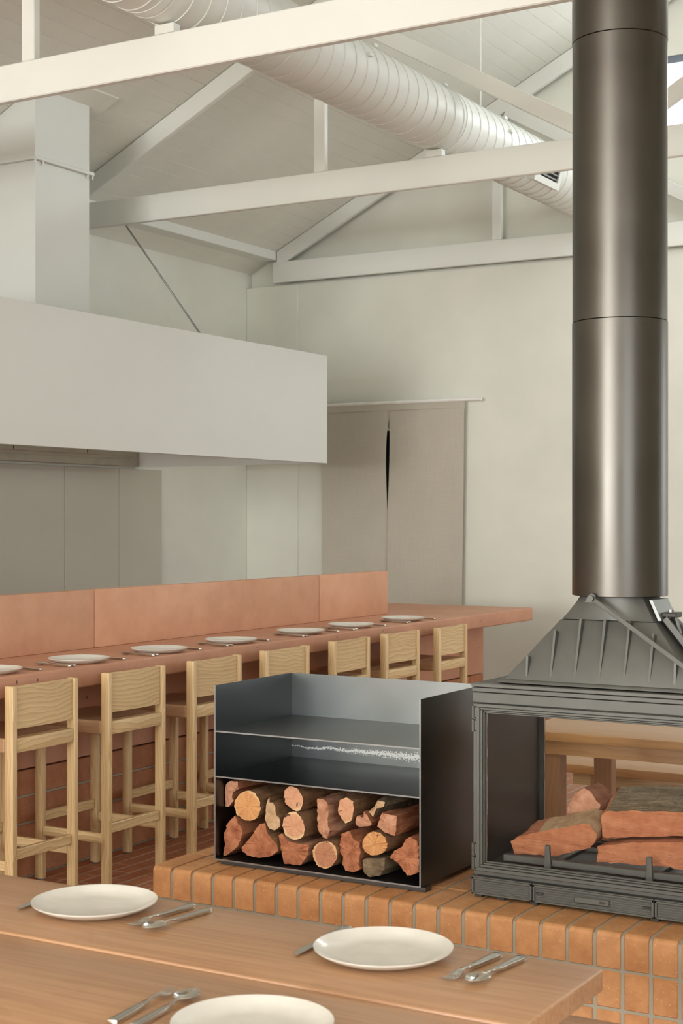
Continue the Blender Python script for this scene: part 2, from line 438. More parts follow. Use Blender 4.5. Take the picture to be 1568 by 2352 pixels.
def tag(o, label, cat, group=None, kind=None):
    if label: o['label'] = label
    if cat: o['category'] = cat
    if group: o['group'] = group
    if kind: o['kind'] = kind
    return o
def thing(name, label, cat, loc, group=None):
    o = bpy.data.objects.new(name, None); col.objects.link(o); o.location = loc; o.empty_display_size = 0.1
    return tag(o, label, cat, group)
def struct(name, bm, mat, origin=None, label=None):
    o = obj(name, bm, mat, None, origin); o['kind'] = 'structure'
    if label: o['label'] = label
    return o
def inst(name, me, parent, loc, rot=(0, 0, 0)):
    o = bpy.data.objects.new(name, me); col.objects.link(o); o.parent = parent; o.location = loc; o.rotation_euler = rot; return o
def copy_tree(o, parent=None):
    c = o.copy(); col.objects.link(c); c.parent = parent
    for ch in list(o.children): copy_tree(ch, c)
    return c
def mesh_of(name, bm, mat, angle=32):
    me = finish(name, bm, angle); me.materials.append(MATS[mat]); return me

# ------------------------------------------------------------------ the room
XL, XC, YW, YF = -7.52, -3.10, 11.25, -11.0
XR = 2*XC - XL
SL = 0.494
def ceil_z(X): return 4.03 + SL*((X if X <= XC else 2*XC-X) + 7.0)
ANG = math.atan(SL)

# floor: bed with paving beyond, bricks built where they show
fl = struct('floor', box(XL, XR, YF, YW+0.2, -0.1, 0.0), 'paving', (0, 0, 0), 'red brick paving laid in long thin rows')
fb = mesh_of('brick', box(-0.038, 0.038, -0.115, 0.115, -0.02, 0.0, 0.003, 1), 'floor_brick')
mo = obj('mortar_bed', box(-4.60, -3.30, 4.30, 8.42, -0.006, 0.0015), 'mortar', fl)
k = 0
for i in range(15):
    x = -4.535 + i*0.086
    for j in range(17):
        y = 4.42 + j*0.24 + (0.12 if i % 2 else 0)
        inst('brick', fb, fl, (x, y, 0.0045))

# left wall and its pipes
struct('wall_left', box(XL-0.15, XL, YF, YW+0.3, 0, 3.95), 'wall_paint', None, 'plain cream plaster side wall behind the range hood')
struct('trim_1', box(XL+0.001, -7.19, YF+0.01, YW-0.02, 3.86, 3.945, 0.004, 1), 'truss_paint', None, 'painted timber plate along the top of the side wall')
struct('trim_2', box(2*XC+7.19, XR-0.001, YF+0.01, YW-0.02, 3.86, 3.945, 0.004, 1), 'truss_paint', None, 'painted timber plate along the top of the window wall')

# back wall with a doorway, thicker below the tie beam
DX0, DX1, DZ = -6.50, -5.52, 2.35
bm = box(XL, DX0, YW, YW+0.3, 0, 3.64)
merge(bm, box(DX1, XR, YW, YW+0.3, 0, 3.64)); merge(bm, box(DX0, DX1, YW, YW+0.3, DZ, 3.64))
struct('wall_back', bm, 'wall_paint', None, 'plain cream back wall with a curtained doorway')
struct('trim_3', box(XL+0.001, -6.985, YW-0.014, YW-0.0005, 0, 3.64, 0.003, 1), 'wall_paint', None, 'shallow plaster pier in the back corner')
bm = box(DX0-0.05, DX1+0.05, YW+1.5, YW+1.6, -0.02, DZ+0.1)
merge(bm, box(DX0-0.1, DX0-0.05, YW+0.301, YW+1.5, -0.02, DZ+0.1)); merge(bm, box(DX1+0.05, DX1+0.1, YW+0.301, YW+1.5, -0.02, DZ+0.1)); merge(bm, box(DX0-0.1, DX1+0.1, YW+0.301, YW+1.5, DZ+0.05, DZ+0.15))
struct('door_1', bm, 'dark_void', None, 'unlit passage behind the curtained doorway')
# gable above, set back
GY0, GY1 = YW+0.07, YW+0.22
WX0, WX1, WZ0, WZ1 = -3.95, -2.25, 4.47, 5.15
def strip(x0, x1, z0a, z0b, z1a, z1b): return prism([(x0, z0a), (x1, z0b), (x1, z1b), (x0, z1a)], 1, GY0, GY1)
bm = strip(XL, WX0, 3.641, 3.641, ceil_z(XL)+.02, ceil_z(WX0)+.02)
merge(bm, strip(WX0, WX1, 3.641, 3.641, WZ0, WZ0))
merge(bm, strip(WX0, XC, WZ1, WZ1, ceil_z(WX0)+.02, ceil_z(XC)+.02)); merge(bm, strip(XC, WX1, WZ1, WZ1, ceil_z(XC)+.02, ceil_z(WX1)+.02))
merge(bm, strip(WX1, XR, 3.641, 3.641, ceil_z(WX1)+.02, ceil_z(XR)+.02))
struct('wall_gable', bm, 'wall_paint', None, 'set-back triangle of wall under the roof')
bm = box(WX0+.001, WX1-.001, GY0+.02, GY0+.09, WZ1-0.055, WZ1-.001); merge(bm, box(WX0+.001, WX1-.001, GY0+.02, GY0+.09, WZ0+.001, WZ0+0.045))
for xx in (WX0+.001, XC-0.022, WX1-0.046): merge(bm, box(xx, xx+0.045, GY0+.02, GY0+.09, WZ0+0.045, WZ1-0.055))
wn = struct('window_1', bm, 'window_alu', None, 'grey framed window high in the gable')
for x0, x1 in ((WX0+0.046, XC-0.022), (XC+0.023, WX1-0.046)):
    obj('pane', box(x0, x1, GY0+.05, GY0+.056, WZ0+0.045, WZ1-0.055), 'fire_glass', wn)
# front wall behind the camera and right wall, with window openings
FW = [(-6.6, -4.4), (-3.9, -1.7), (-1.2, 0.9)]
bm = box(XL, XR, YF-0.15, YF, 3.2, 4.1); merge(bm, box(XL, -4.4, YF-0.15, YF, 4.1, 6.1)); merge(bm, box(-1.8, XR, YF-0.15, YF, 4.1, 6.1)); merge(bm, box(-4.4, -1.8, YF-0.15, YF, 5.1, 6.1)); merge(bm, box(XL, XR, YF-0.15, YF, 0, 1.1))  # high middle opening is added for the front gable fill
for x0, x1 in ((XL, -6.6), (-4.4, -3.9), (-1.7, -1.2), (0.9, XR)): merge(bm, box(x0, x1, YF-0.15, YF, 1.1, 3.2))
struct('wall_front', bm, 'wall_paint', None, 'window wall facing the kitchen end')
RW = [(-1.5, 2.2), (8.2, 11.0)]
bm = box(XR, XR+0.15, YF, YW+0.3, 2.85, 3.95); merge(bm, box(XR, XR+0.15, YF, YW+0.3, 0, 0.95))
ys = [YF] + [v for p in RW for v in p] + [YW+0.3]
for i in range(0, len(ys), 2): merge(bm, box(XR, XR+0.15, ys[i], ys[i+1], 0.95, 2.85))
struct('wall_right', bm, 'wall_paint', None, 'cream side wall with windows')

# ceiling: backing plus boards laid along the room on both slopes
BW = 0.125
SKX0, SKX1, SKY0, SKY1 = 2*XC-(XL-0.02+32*BW*math.cos(ANG)), 2*XC-(XL-0.02+22*BW*math.cos(ANG)), 8.60, 10.60
def deck(x0, x1, y0, y1): return prism([(x0, ceil_z(x0)+0.02), (x1, ceil_z(x1)+0.02), (x1, ceil_z(x1)+0.12), (x0, ceil_z(x0)+0.12)], 1, y0, y1)
bm = deck(XL-0.15, XC, YF, YW+0.3)
merge(bm, deck(XC, SKX0, YF, YW+0.3)); merge(bm, deck(SKX1, XR+0.15, YF, YW+0.3)); merge(bm, deck(SKX0, SKX1, YF, SKY0)); merge(bm, deck(SKX0, SKX1, SKY1, YW+0.3))
ce = struct('ceiling', bm, 'ceiling_paint', None, 'pitched ceiling of narrow white painted boards')
def rail(x0, x1, y0, y1): return prism([(x0, ceil_z(x0)+0.0), (x1, ceil_z(x1)+0.0), (x1, ceil_z(x1)+0.11), (x0, ceil_z(x0)+0.11)], 1, y0, y1)
bm = rail(SKX0+.002, SKX0+0.04, SKY0+.002, SKY1-.002); merge(bm, rail(SKX1-0.04, SKX1-.002, SKY0+.002, SKY1-.002)); merge(bm, rail(SKX0+0.04, SKX1-0.04, SKY0+.002, SKY0+0.04)); merge(bm, rail(SKX0+0.04, SKX1-0.04, SKY1-0.04, SKY1-.002))
struct('added_roof_window', bm, 'window_alu', None, 'unseen roof window added in the ceiling slope to light the gable')  # skylight frame out of view, added to go with the roof fill
ln = (XC-(XL-0.02))/math.cos(ANG)
nb = int(ln/BW)
cbm = mesh_of('board', box(0.0008, BW-0.0008, YF+0.01, YW+0.06, 0.0, 0.017, 0.0022, 1), 'ceiling_paint')
cb1 = mesh_of('board', box(0.0008, BW-0.0008, YF+0.01, 8.60, 0.0, 0.017, 0.0022, 1), 'ceiling_paint')
cb2 = mesh_of('board', box(0.0008, BW-0.0008, 10.60, YW+0.06, 0.0, 0.017, 0.0022, 1), 'ceiling_paint')
for s in (0, 1):
    for i in range(nb):
        x = XL-0.02 + i*BW*math.cos(ANG)
        if s == 0: inst('board', cbm, ce, (x, 0, ceil_z(x)), (0, -ANG, 0))
        else:
            at = (2*XC-x-BW*math.cos(ANG), 0, ceil_z(x)+BW*math.sin(ANG))
            if 22 <= i < 32:
                inst('board', cb1, ce, at, (0, ANG, 0)); inst('board', cb2, ce, at, (0, ANG, 0))
            else: inst('board', cbm, ce, at, (0, ANG, 0))

# ------------------------------------------------------------------ roof trusses
DUCT = (-4.239, 4.09, 0.197)
def truss(Y, label, blocks=True):
    t = thing('roof_truss', label, 'truss', (XC, Y, 3.662), 'painted roof trusses')
    wy = 0.045
    xe = 4.124
    obj('tie_beam', box(XC-xe, XC+xe, Y-wy/2, Y+wy/2, 3.662, 3.845, 0.005, 1), 'truss_paint', t)
    for s in (1, -1):
        m_ = lambda x: x if s == 1 else 2*XC-x
        zc = lambda x: ceil_z(m_(x) if s == 1 else 2*XC-m_(x)) - 0.072
        a, c = m_(-7.20), m_(XC+0.02 if s == 1 else XC-0.02)
        pts = [(-7.18, ceil_z(-7.18)-0.145), (-7.18, ceil_z(-7.18)-0.004), (XC-.001, ceil_z(XC)-0.004), (XC-.001, ceil_z(XC)-0.145)]
        poly = [(m_(x) if s == 1 else 2*XC-x, z) for x, z in pts]
        obj('top_chord', prism(poly, 1, Y-wy/2-.001*s, Y+wy/2-.001*s, 0.004), 'truss_paint', t)
        px = -5.072 if s == 1 else 2*XC+5.072
        obj('post', box(px-0.041, px+0.041, Y-wy/2+.002, Y+wy/2+.002, 3.846, ceil_z(-5.072)-0.13, 0.004, 1), 'truss_paint', t)
        p, q = ((-4.99, Y, 4.885), (-3.20, Y, 3.86))
        if s == -1: p, q = (2*XC-p[0], Y, p[2]), (2*XC-q[0], Y, q[2])
        obj('strut', beam(p, q, wy-0.002, 0.10), 'truss_paint', t)
    if blocks:
        obj('packing_block', box(DUCT[0]-0.055, DUCT[0]+0.055, Y-0.0226, Y+0.03, 3.8455, DUCT[1]-DUCT[2]-0.004, 0.002, 1), 'truss_paint', t)
    return t
truss(5.669, 'white timber roof truss passing in front of the top of the exhaust riser')
truss(8.444, 'white timber roof truss behind the exhaust riser, midway under the duct')
truss(YW-0.024, 'white timber roof truss set against the back wall under the gable window', False)

# ------------------------------------------------------------------ round spiral duct
dx, dz, dr = DUCT
du = thing('ventilation_duct', 'white round spiral duct running under the roof across the trusses', 'duct', (dx, 4.0, dz))
def ycyl(r, y0, y1, n=64):
    bm = bmesh.new(); a = []; c = []
    for k in range(n):
        t = 2*math.pi*k/n
        a.append(bm.verts.new((dx+r*math.cos(t), y0, dz+r*math.sin(t)))); c.append(bm.verts.new((dx+r*math.cos(t), y1, dz+r*math.sin(t))))
    for k in range(n): bm.faces.new((a[k], a[(k+1) % n], c[(k+1) % n], c[k]))
    bm.faces.new(a[::-1]); bm.faces.new(c); bmesh.ops.recalc_face_normals(bm, faces=bm.faces)
    return bm
obj('duct_shell', ycyl(dr-0.003, 0.5, YW-0.06), 'duct_paint', du)
# lock seam: one long helix
pts = []
pitch, nseg = 0.122, 40
y = 2.6
nt_ = int((YW-0.08-y)/pitch*nseg)
for i in range(nt_):
    t = -2*math.pi*i/nseg
    pts.append((dx+(dr-0.002)*math.cos(t), y+pitch*i/nseg, dz+(dr-0.002)*math.sin(t)))
obj('lock_seam', tube(pts, 0.0042, 5), 'duct_paint', du)
for yy in (5.48, 8.50):
    bm = ycyl(dr+0.001, yy, yy+0.05); cb_ = obj('joining_collar', bm, 'duct_paint', du)
for yy, ang in ((7.49, 62), (8.39, 62), (9.29, 62), (7.26, 14), (9.17, 14)):
    if True:
        p = Vector((dx+(dr+0.004)*math.cos(R(ang)), yy, dz+(dr+0.004)*math.sin(R(ang))))
        obj('bracket_tab', box(p.x-0.012, p.x+0.012, p.y-0.02, p.y+0.02, p.z-0.006, p.z+0.012, 0.002, 1), 'duct_paint', du)
# side grille facing the hall
gy0, gy1, ga = 9.62, 10.06, R(-16)
def gbox(u0, u1, y0, y1, r0, r1):
    bm = box(r0, r1, y0, y1, u0, u1)
    bmesh.ops.rotate(bm, cent=(0, 0, 0), matrix=Matrix.Rotation(-ga, 3, 'Y'), verts=bm.verts)
    return move(bm, (dx, 0, dz))
bm = gbox(-0.12, -0.075, gy0, gy1, dr-0.06, dr+0.012); merge(bm, gbox(0.075, 0.12, gy0, gy1, dr-0.06, dr+0.012))
merge(bm, gbox(-0.075, 0.075, gy0, gy0+0.07, dr-0.06, dr+0.012)); merge(bm, gbox(-0.075, 0.075, gy1-0.05, gy1, dr-0.06, dr+0.012))
gr = obj('air_grille', bm, 'duct_paint', du)
obj('dark_backing', gbox(-0.075, 0.075, gy0+0.07, gy1-0.05, dr-0.05, dr-0.001), 'dark_void', gr)
for i in range(5):
    u = -0.062+i*0.03
    obj('slat', gbox(u, u+0.010, gy0+0.07, gy1-0.05, dr-0.001, dr+0.006), 'galvanised', gr)
tag(obj('hanger_rod', tube([(dx, 9.11, dz+dr+0.001), (dx, 9.11, ceil_z(dx)-0.003)], 0.006, 8), 'duct_paint'),
    'thin white rod hanging from the ceiling down to the spiral duct', 'rod')

# ------------------------------------------------------------------ range hood, riser, stay rod
HX, HB, HT, HY0, HY1, HXB = -5.745, 2.0, 2.80, 4.9, 9.66, -7.50
ho = thing('range_hood', 'long white boxed kitchen range hood above the bar upstand', 'range hood', (-6.6, 7.3, HB))
obj('front_panel', box(HX-0.02, HX, HY0, HY1, HB, HT, 0.0015, 1), 'hood_paint', ho)
obj('end_panel', box(HXB, HX-0.021, HY1-0.02, HY1-.0005, HB, HT-.001), 'hood_paint', ho)
obj('end_panel', box(HXB, HX-0.021, HY0+.0005, HY0+0.02, HB, HT-.001), 'hood_paint', ho)
obj('back_panel', box(HXB, HXB+0.02, HY0+0.021, HY1-0.021, HB, HT-0.001), 'hood_inside', ho)
obj('top_panel', box(HXB+0.021, HX-0.021, HY0+0.021, HY1-0.021, HT-0.02, HT-.002), 'hood_inside', ho)
obj('front_lip', box(HX-0.06, HX-0.0205, HY0+0.021, HY1-0.021, HB+.001, HB+0.012), 'hood_paint', ho)
obj('gutter', box(HXB+0.021, HXB+0.10, HY0+0.021, HY1-0.3, HB+.004, HB+0.05), 'hood_inside', ho)
fh = obj('filter_housing', box(-6.75, -6.40, HY0+0.03, 8.18, HB+0.012, HB+0.25, 0.004, 1), 'hood_inside', ho)
for yy in (5.6, 6.3, 7.0, 7.7): obj('filter_joint', box(-6.399, -6.397, yy-0.003, yy+0.003, HB+0.02, HB+0.24), 'cast_iron_dark', fh)
obj('nozzle', lathe([(0, 0), (0.010, 0), (0.010, 0.04), (0, 0.04)], 12), 'white_plastic', ho, None)
nz = ho.children[-1]; nz.location = Vector((-7.05, 9.0, HB-0.03)) - ho.location
for v_ in nz.data.vertices: v_.co += ho.location
rx1, rx0, ry0, ry1 = -6.43, -7.05, 7.23, 7.755
ri = thing('exhaust_riser', 'pale square sheet-metal exhaust riser standing on the range hood', 'duct', (-6.7, 7.5, HT))
FZ = 3.855
obj('lower_section', box(rx0, rx1, ry0, ry1, HT+.001, FZ-0.012, 0.002, 1), 'riser_metal', ri)
obj('upper_section', prism([(rx0, FZ+0.012), (rx1, FZ+0.012), (rx1, ceil_z(rx1)-0.004), (rx0, ceil_z(rx0)-0.004)], 1, ry0, ry1, 0.002), 'riser_metal', ri)
fg = obj('flange', box(rx0-0.02, rx1+0.022, ry0-0.022, ry1+0.03, FZ-0.012, FZ+0.012, 0.003, 1), 'riser_metal', ri)
for (bx_, by_) in ((rx1+0.012, ry0-0.012), (rx1+0.012, ry1+0.018), (rx1+0.012, ry0+0.06), (rx1+.012, ry1-.03)):
    obj('bolt', move(lathe([(0, 0), (0.007, 0), (0.007, 0.03), (0, 0.03)], 10), (bx_, by_, FZ-0.035)), 'riser_metal', fg)
def flash(x0, x1, y0, y1): return prism([(x0, ceil_z(x0)-0.012), (x1, ceil_z(x1)-0.012), (x1, ceil_z(x1)-0.0015), (x0, ceil_z(x0)-0.0015)], 1, y0, y1)
bm = flash(rx1+0.001, -6.30, 7.08, 7.90); merge(bm, flash(-7.1, rx1+0.001, ry1+0.001, 7.90))
obj('ceiling_flashing', bm, 'ceiling_paint', ri)
tag(obj('stay_rod', tube([(-6.69, 8.47, 3.66), (-6.21, 8.81, 2.805)], 0.0065, 8), 'wire_steel'), 'thin dark steel stay rod from the truss down to the range hood', 'rod')
# steel lining sheets on the wall under the hood
for y0, y1, nm in ((5.4, 8.765, 'wide'), (8.77, 9.412, 'middle'), (9.416, 9.97, 'end')):
    o = obj('splashback_sheet', box(XL+.001, XL+0.015, y0, y1, 0.85, 1.985, 0.002, 1), 'splash_steel')
    tag(o, {'wide': 'wide greenish steel splashback sheet under the range hood', 'middle': 'narrow middle steel splashback sheet under the range hood', 'end': 'last steel splashback sheet before the bare wall corner'}[nm], 'splashback')

# ------------------------------------------------------------------ doorway curtain
cu = thing('doorway_curtain', 'grey-beige linen split curtain hanging in the back doorway', 'curtain', (-6.0, YW-0.05, 0.3))
CY = YW-0.075
def cx(px, py): return on_y(px, py, CY).x
c0, cm_, c1 = cx(737, 930), cx(893, 930), cx(1066, 930)
zt = 2.545
def slit_panel(xa, xb, left):
    # the slit opens below the sewn top: inner edge follows the traced gap
    bm = bmesh.new(); nx, nz_ = 30, 44; F_, B_ = [], []
    for j in range(nz_+1):
        t = j/nz_; z = zt-(zt-0.35)*t; rf, rb = [], []
        py = 930+t*900
        if py < 985: gap = 0.0
        elif py < 1300: gap = 0.004+0.030*math.sin(math.pi*((py-985)/315)**0.7)
        else: gap = 0.005
        ax, bx_ = xa, xb
        drift = -0.022*min(1.0, max(0.0, (py-985)/400))
        if left: bx_ = xb+drift-gap*0.75; ax = xa-0.004*t
        else: ax = xa+drift+gap*0.25; bx_ = xb-0.035*t
        for i in range(nx+1):
            s = i/nx; x = ax+(bx_-ax)*s
            yy = CY + t*0.010*math.sin(5.0*s+(1 if left else 2.4)) + 0.003*math.sin(7*t+5*s) + (0.010 if left else 0.0)*min(1, t*2)
            rf.append(bm.verts.new((x, yy, z))); rb.append(bm.verts.new((x, yy+0.003, z)))
        F_.append(rf); B_.append(rb)
    for j in range(nz_):
        for i in range(nx):
            bm.faces.new((F_[j][i], F_[j][i+1], F_[j+1][i+1], F_[j+1][i])); bm.faces.new((B_[j][i], B_[j+1][i], B_[j+1][i+1], B_[j][i+1]))
        bm.faces.new((F_[j][0], F_[j+1][0], B_[j+1][0], B_[j][0])); bm.faces.new((F_[j][-1], B_[j][-1], B_[j+1][-1], F_[j+1][-1]))
    for i in range(nx):
        bm.faces.new((F_[0][i], B_[0][i], B_[0][i+1], F_[0][i+1])); bm.faces.new((F_[-1][i], F_[-1][i+1], B_[-1][i+1], B_[-1][i]))
    bmesh.ops.recalc_face_normals(bm, faces=bm.faces)
    return bm
obj('curtain_panel', slit_panel(c0, cm_-.0005, True), 'linen', cu)
obj('curtain_panel', slit_panel(cm_+.0005, c1, False), 'linen', cu)
obj('header_hem', box(c0-0.002, c1+0.002, CY-0.004, CY+0.007, zt-0.05, zt+0.008, 0.002, 1), 'linen', cu)
obj('curtain_rod', tube([(c0-0.12, CY+0.002, zt+0.016), (cx(1105, 912), CY+0.002, zt+0.016)], 0.015, 12), 'white_plastic', cu)

# ------------------------------------------------------------------ bar
CT = 0.96
ba = thing('bar_counter', 'long pink concrete bar counter on a brick-faced base', 'bar counter', (-4.9, 6.5, 0))
obj('worktop', box(-5.62, -4.217, 2.9, 9.94, 0.87, CT, 0.010, 3), 'pink_concrete', ba)
obj('base_core', box(-5.45, -4.588, 3.1, 9.89, 0.0, 0.47), 'mortar', ba)
obj('upper_band', box(-5.45, -4.583, 3.1, 9.90, 0.485, 0.869, 0.003, 1), 'pink_concrete', ba)
tb = mesh_of('brick', box(-0.012, 0.012, -0.1085, 0.1085, -0.055, 0.055, 0.003, 1), 'bar_brick')
for j in range(28):
    y = 3.7125+0.225*j-0.0
    if y > 9.85: break
    for i in range(4):
        inst('brick', tb, ba, (-4.594-ba.location.x, y-ba.location.y, 0.062+0.1205*i))
up = thing('bar_upstand', 'pink concrete upstand of three slabs standing on the bar counter', 'upstand', (-4.8, 6.0, CT))
for y0, y1 in ((2.95, 5.790), (5.794, 7.923), (7.927, 8.805)):
    obj('slab', box(-4.83, -4.77, y0, y1, CT+.0005, 1.245, 0.004, 2), 'upstand_concrete', up)

# ------------------------------------------------------------------ bar stools
def make_stool():
    t = thing('bar_stool', 'x', 'stool', (0, 0, 0), 'ash bar stools along the counter')
    for s in (-1, 1):
        y0, y1 = sorted((s*0.174, s*0.200))
        obj('leg', box(0.166, 0.210, y0, y1, 0.004, 0.928, 0.004, 2), 'ash_z', t)
        y0, y1 = sorted((s*0.173, s*0.199))
        obj('leg', box(-0.207, -0.165, y0, y1, 0.004, 0.662, 0.004, 2), 'ash_z', t)
        obj('foot_pad', box(-0.198, -0.174, min(y0, y1)+.004, max(y0, y1)-.004, 0.0, 0.0038), 'rubber', t)
        obj('foot_pad', box(0.176, 0.2, min(y0, y1)+.006, max(y0, y1)-.002, 0.0, 0.0038), 'rubber', t)
        y0, y1 = sorted((s*0.177, s*0.197))
        obj('footrest', box(-0.1645, 0.1655, y0, y1, 0.196, 0.238, 0.003, 1), 'ash_x', t)
    # seat, dished
    bm = box(-0.207, 0.1655, -0.1995, 0.1995, 0.6625, 0.7215, 0.0, 1)
    bmesh.ops.subdivide_edges(bm, edges=bm.edges[:], cuts=7, use_grid_fill=True)
    for v_ in bm.verts:
        if v_.co.z > 0.72:
            a = (v_.co.x+0.02)/0.19; c_ = v_.co.y/0.1995
            v_.co.z -= 0.008*max(0, 1-a*a)*max(0, 1-c_*c_)
    seat = obj('seat', bm, 'ash_seat', t, angle=40)
    md = seat.modifiers.new('bev', 'BEVEL'); md.width = 0.007; md.segments = 3; md.limit_method = 'ANGLE'; md.angle_limit = R(50)
    obj('seat_rail', box(0.170, 0.206, -0.1735, 0.1735, 0.663, 0.7205, 0.005, 2), 'ash_y', t)
    obj('footrest', box(0.172, 0.196, -0.1735, 0.1735, 0.238, 0.280, 0.003, 1), 'ash_y', t)
    obj('footrest', box(-0.200, -0.178, -0.1725, 0.1725, 0.253, 0.296, 0.003, 1), 'ash_y', t)
    # curved backrest board
    bm = bmesh.new(); n = 16; prof = []
    V = []
    for i in range(n+1):
        yy = -0.1735+0.347*i/n; b_ = 0.010*(1-(2*i/n-1)**2)
        V.append([bm.verts.new((x+b_, yy, z)) for x, z in ((0.176, 0.758), (0.198, 0.758), (0.198, 0.926), (0.176, 0.926))])
    for a, c_ in zip(V, V[1:]):
        for k2 in range(4): bm.faces.new((a[k2], a[(k2+1) % 4], c_[(k2+1) % 4], c_[k2]))
    bm.faces.new(V[0][::-1]); bm.faces.new(V[-1]); bmesh.ops.recalc_face_normals(bm, faces=bm.faces)
    obj('backrest', bm, 'ash_y', t)
    return t
st0 = make_stool()
SX = -4.310
stool_labels = ['first ash bar stool of the row, farthest from the curtained doorway', 'second bar stool of the row, standing clear beside the firewood rack', 'third bar stool of the row, half hidden by the rack side',
                'fourth bar stool of the row, behind the rack corner', 'fifth bar stool of the row, backrest above the rack', 'sixth bar stool of the row, second from the curtain end', 'last bar stool of the row, nearest the curtained doorway']
for i, yc in enumerate((4.677, 5.277, 5.888, 6.516, 7.168, 7.766, 8.424)):
    o = st0 if i == 0 else copy_tree(st0)
    o.location = (SX, yc, 0.006 if 4.3 < yc < 8.4 else 0.0)
    o.rotation_euler = (0, 0, R((0.6, -0.4, 0.3, -1.2, 0.8, -1.0, 0.5)[i]))
    o['label'] = stool_labels[i]

# ------------------------------------------------------------------ plates and cutlery
def plate_mesh():
    prof = [(0, 0.006), (0.080, 0.0058), (0.100, 0.0075), (0.120, 0.014), (0.1335, 0.0215), (0.1355, 0.0222), (0.1355, 0.0205), (0.1325, 0.0180), (0.119, 0.0098), (0.100, 0.0030), (0.085, 0.0), (0.078, 0.0), (0.076, 0.002), (0, 0.002)]
    me = finish('dinner_plate', lathe(prof, 96), 60); me.materials.append(MATS['ceramic']); return me
PL = plate_mesh()
def plate(x, y, z, label, group):
    o = bpy.data.objects.new('dinner_plate', PL); col.objects.link(o); o.location = (x, y, z)
    o.rotation_euler = (0, 0, random.uniform(0, 6)); return tag(o, label, 'plate', group)
def handle_bm(w0=0.009, w1=0.020, l=0.115):
    bm = bmesh.new(); V = []
    for t, wd, h, zc in ((0, w1*0.96, 0.0085, 0.0048), (0.1, w1, 0.0085, 0.0048), (0.75, (w0+w1)/2, 0.0075, 0.006), (1.0, w0, 0.0055, 0.008)):
        y = t*l
        V.append([bm.verts.new(p) for p in ((-wd/2, y, zc-h/2), (wd/2, y, zc-h/2), (wd/2, y, zc+h/2), (-wd/2, y, zc+h/2))])
    for a, c_ in zip(V, V[1:]):
        for k2 in range(4): bm.faces.new((a[k2], a[(k2+1) % 4], c_[(k2+1) % 4], c_[k2]))
    bm.faces.new(V[0][::-1]); bm.faces.new(V[-1]); bmesh.ops.recalc_face_normals(bm, faces=bm.faces)
    bmesh.ops.bevel(bm, geom=bm.edges[:], offset=0.0012, segments=2, profile=0.5, affect='EDGES')
    return bm
def sweep(sec):
    """sections (y, half width, z centre, half height)"""
    bm = bmesh.new(); V = []; n = 12
    for y, hw, zc, hh in sec:
        V.append([bm.verts.new((hw*math.cos(2*math.pi*k2/n), y, zc+hh*math.sin(2*math.pi*k2/n))) for k2 in range(n)])
    for a, c_ in zip(V, V[1:]):
        for k2 in range(n): bm.faces.new((a[k2], a[(k2+1) % n], c_[(k2+1) % n], c_[k2]))
    bm.faces.new(V[0][::-1]); bm.faces.new(V[-1]); bmesh.ops.recalc_face_normals(bm, faces=bm.faces)
    return bm
def bowl_bm():
    bm = bmesh.new(); n, m2 = 24, 7; L_, W_, D_ = 0.031, 0.0215, 0.0085
    cy_ = 0.172
    rows = []
    for j in range(m2+1):
        r_ = j/m2
        rows.append([bm.verts.new((W_*r_*math.sin(2*math.pi*k2/n)*(1-0.12*math.cos(2*math.pi*k2/n)), cy_+L_*r_*math.cos(2*math.pi*k2/n), 0.0028+D_*r_*r_)) for k2 in range(n)] if j else [bm.verts.new((0, cy_, 0.0028))])
    for a, c_ in zip(rows, rows[1:]):
        for k2 in range(n):
            if len(a) == 1: bm.faces.new((a[0], c_[k2], c_[(k2+1) % n]))
            else: bm.faces.new((a[k2], a[(k2+1) % n], c_[(k2+1) % n], c_[k2]))
    bmesh.ops.recalc_face_normals(bm, faces=bm.faces)
    bmesh.ops.solidify(bm, geom=bm.faces[:], thickness=0.0013)
    return bm
ME = {
 'handle': mesh_of('handle', handle_bm(), 'cutlery_steel'),
 'neck': mesh_of('neck', sweep([(0.113, 0.0042, 0.008, 0.0024), (0.128, 0.003, 0.0105, 0.0018), (0.145, 0.006, 0.0112, 0.0012)]), 'cutlery_steel', 60),
 'bowl': mesh_of('bowl', bowl_bm(), 'cutlery_steel', 60),
 'fork_head': mesh_of('fork_head', sweep([(0.143, 0.006, 0.0112, 0.0011), (0.150, 0.0115, 0.009, 0.001), (0.162, 0.0125, 0.0062, 0.001)]), 'cutlery_steel', 60),
 'tine': mesh_of('tine', sweep([(0.160, 0.0019, 0.0064, 0.001), (0.175, 0.0017, 0.0048, 0.001), (0.190, 0.0014, 0.0058, 0.0009), (0.203, 0.0006, 0.0092, 0.0005)]), 'cutlery_steel', 60),
}
def blade_bm():
    poly = [(-0.0085, 0.092), (0.0065, 0.092), (0.0085, 0.12), (0.0085, 0.19), (0.003, 0.213), (-0.0075, 0.222), (-0.0085, 0.2)]
    return prism(poly, 2, 0.0035, 0.0060, 0.0006)
ME['blade'] = mesh_of('blade', blade_bm(), 'cutlery_steel')
ME['knife_handle'] = mesh_of('handle', handle_bm(0.015, 0.019, 0.096), 'cutlery_steel')
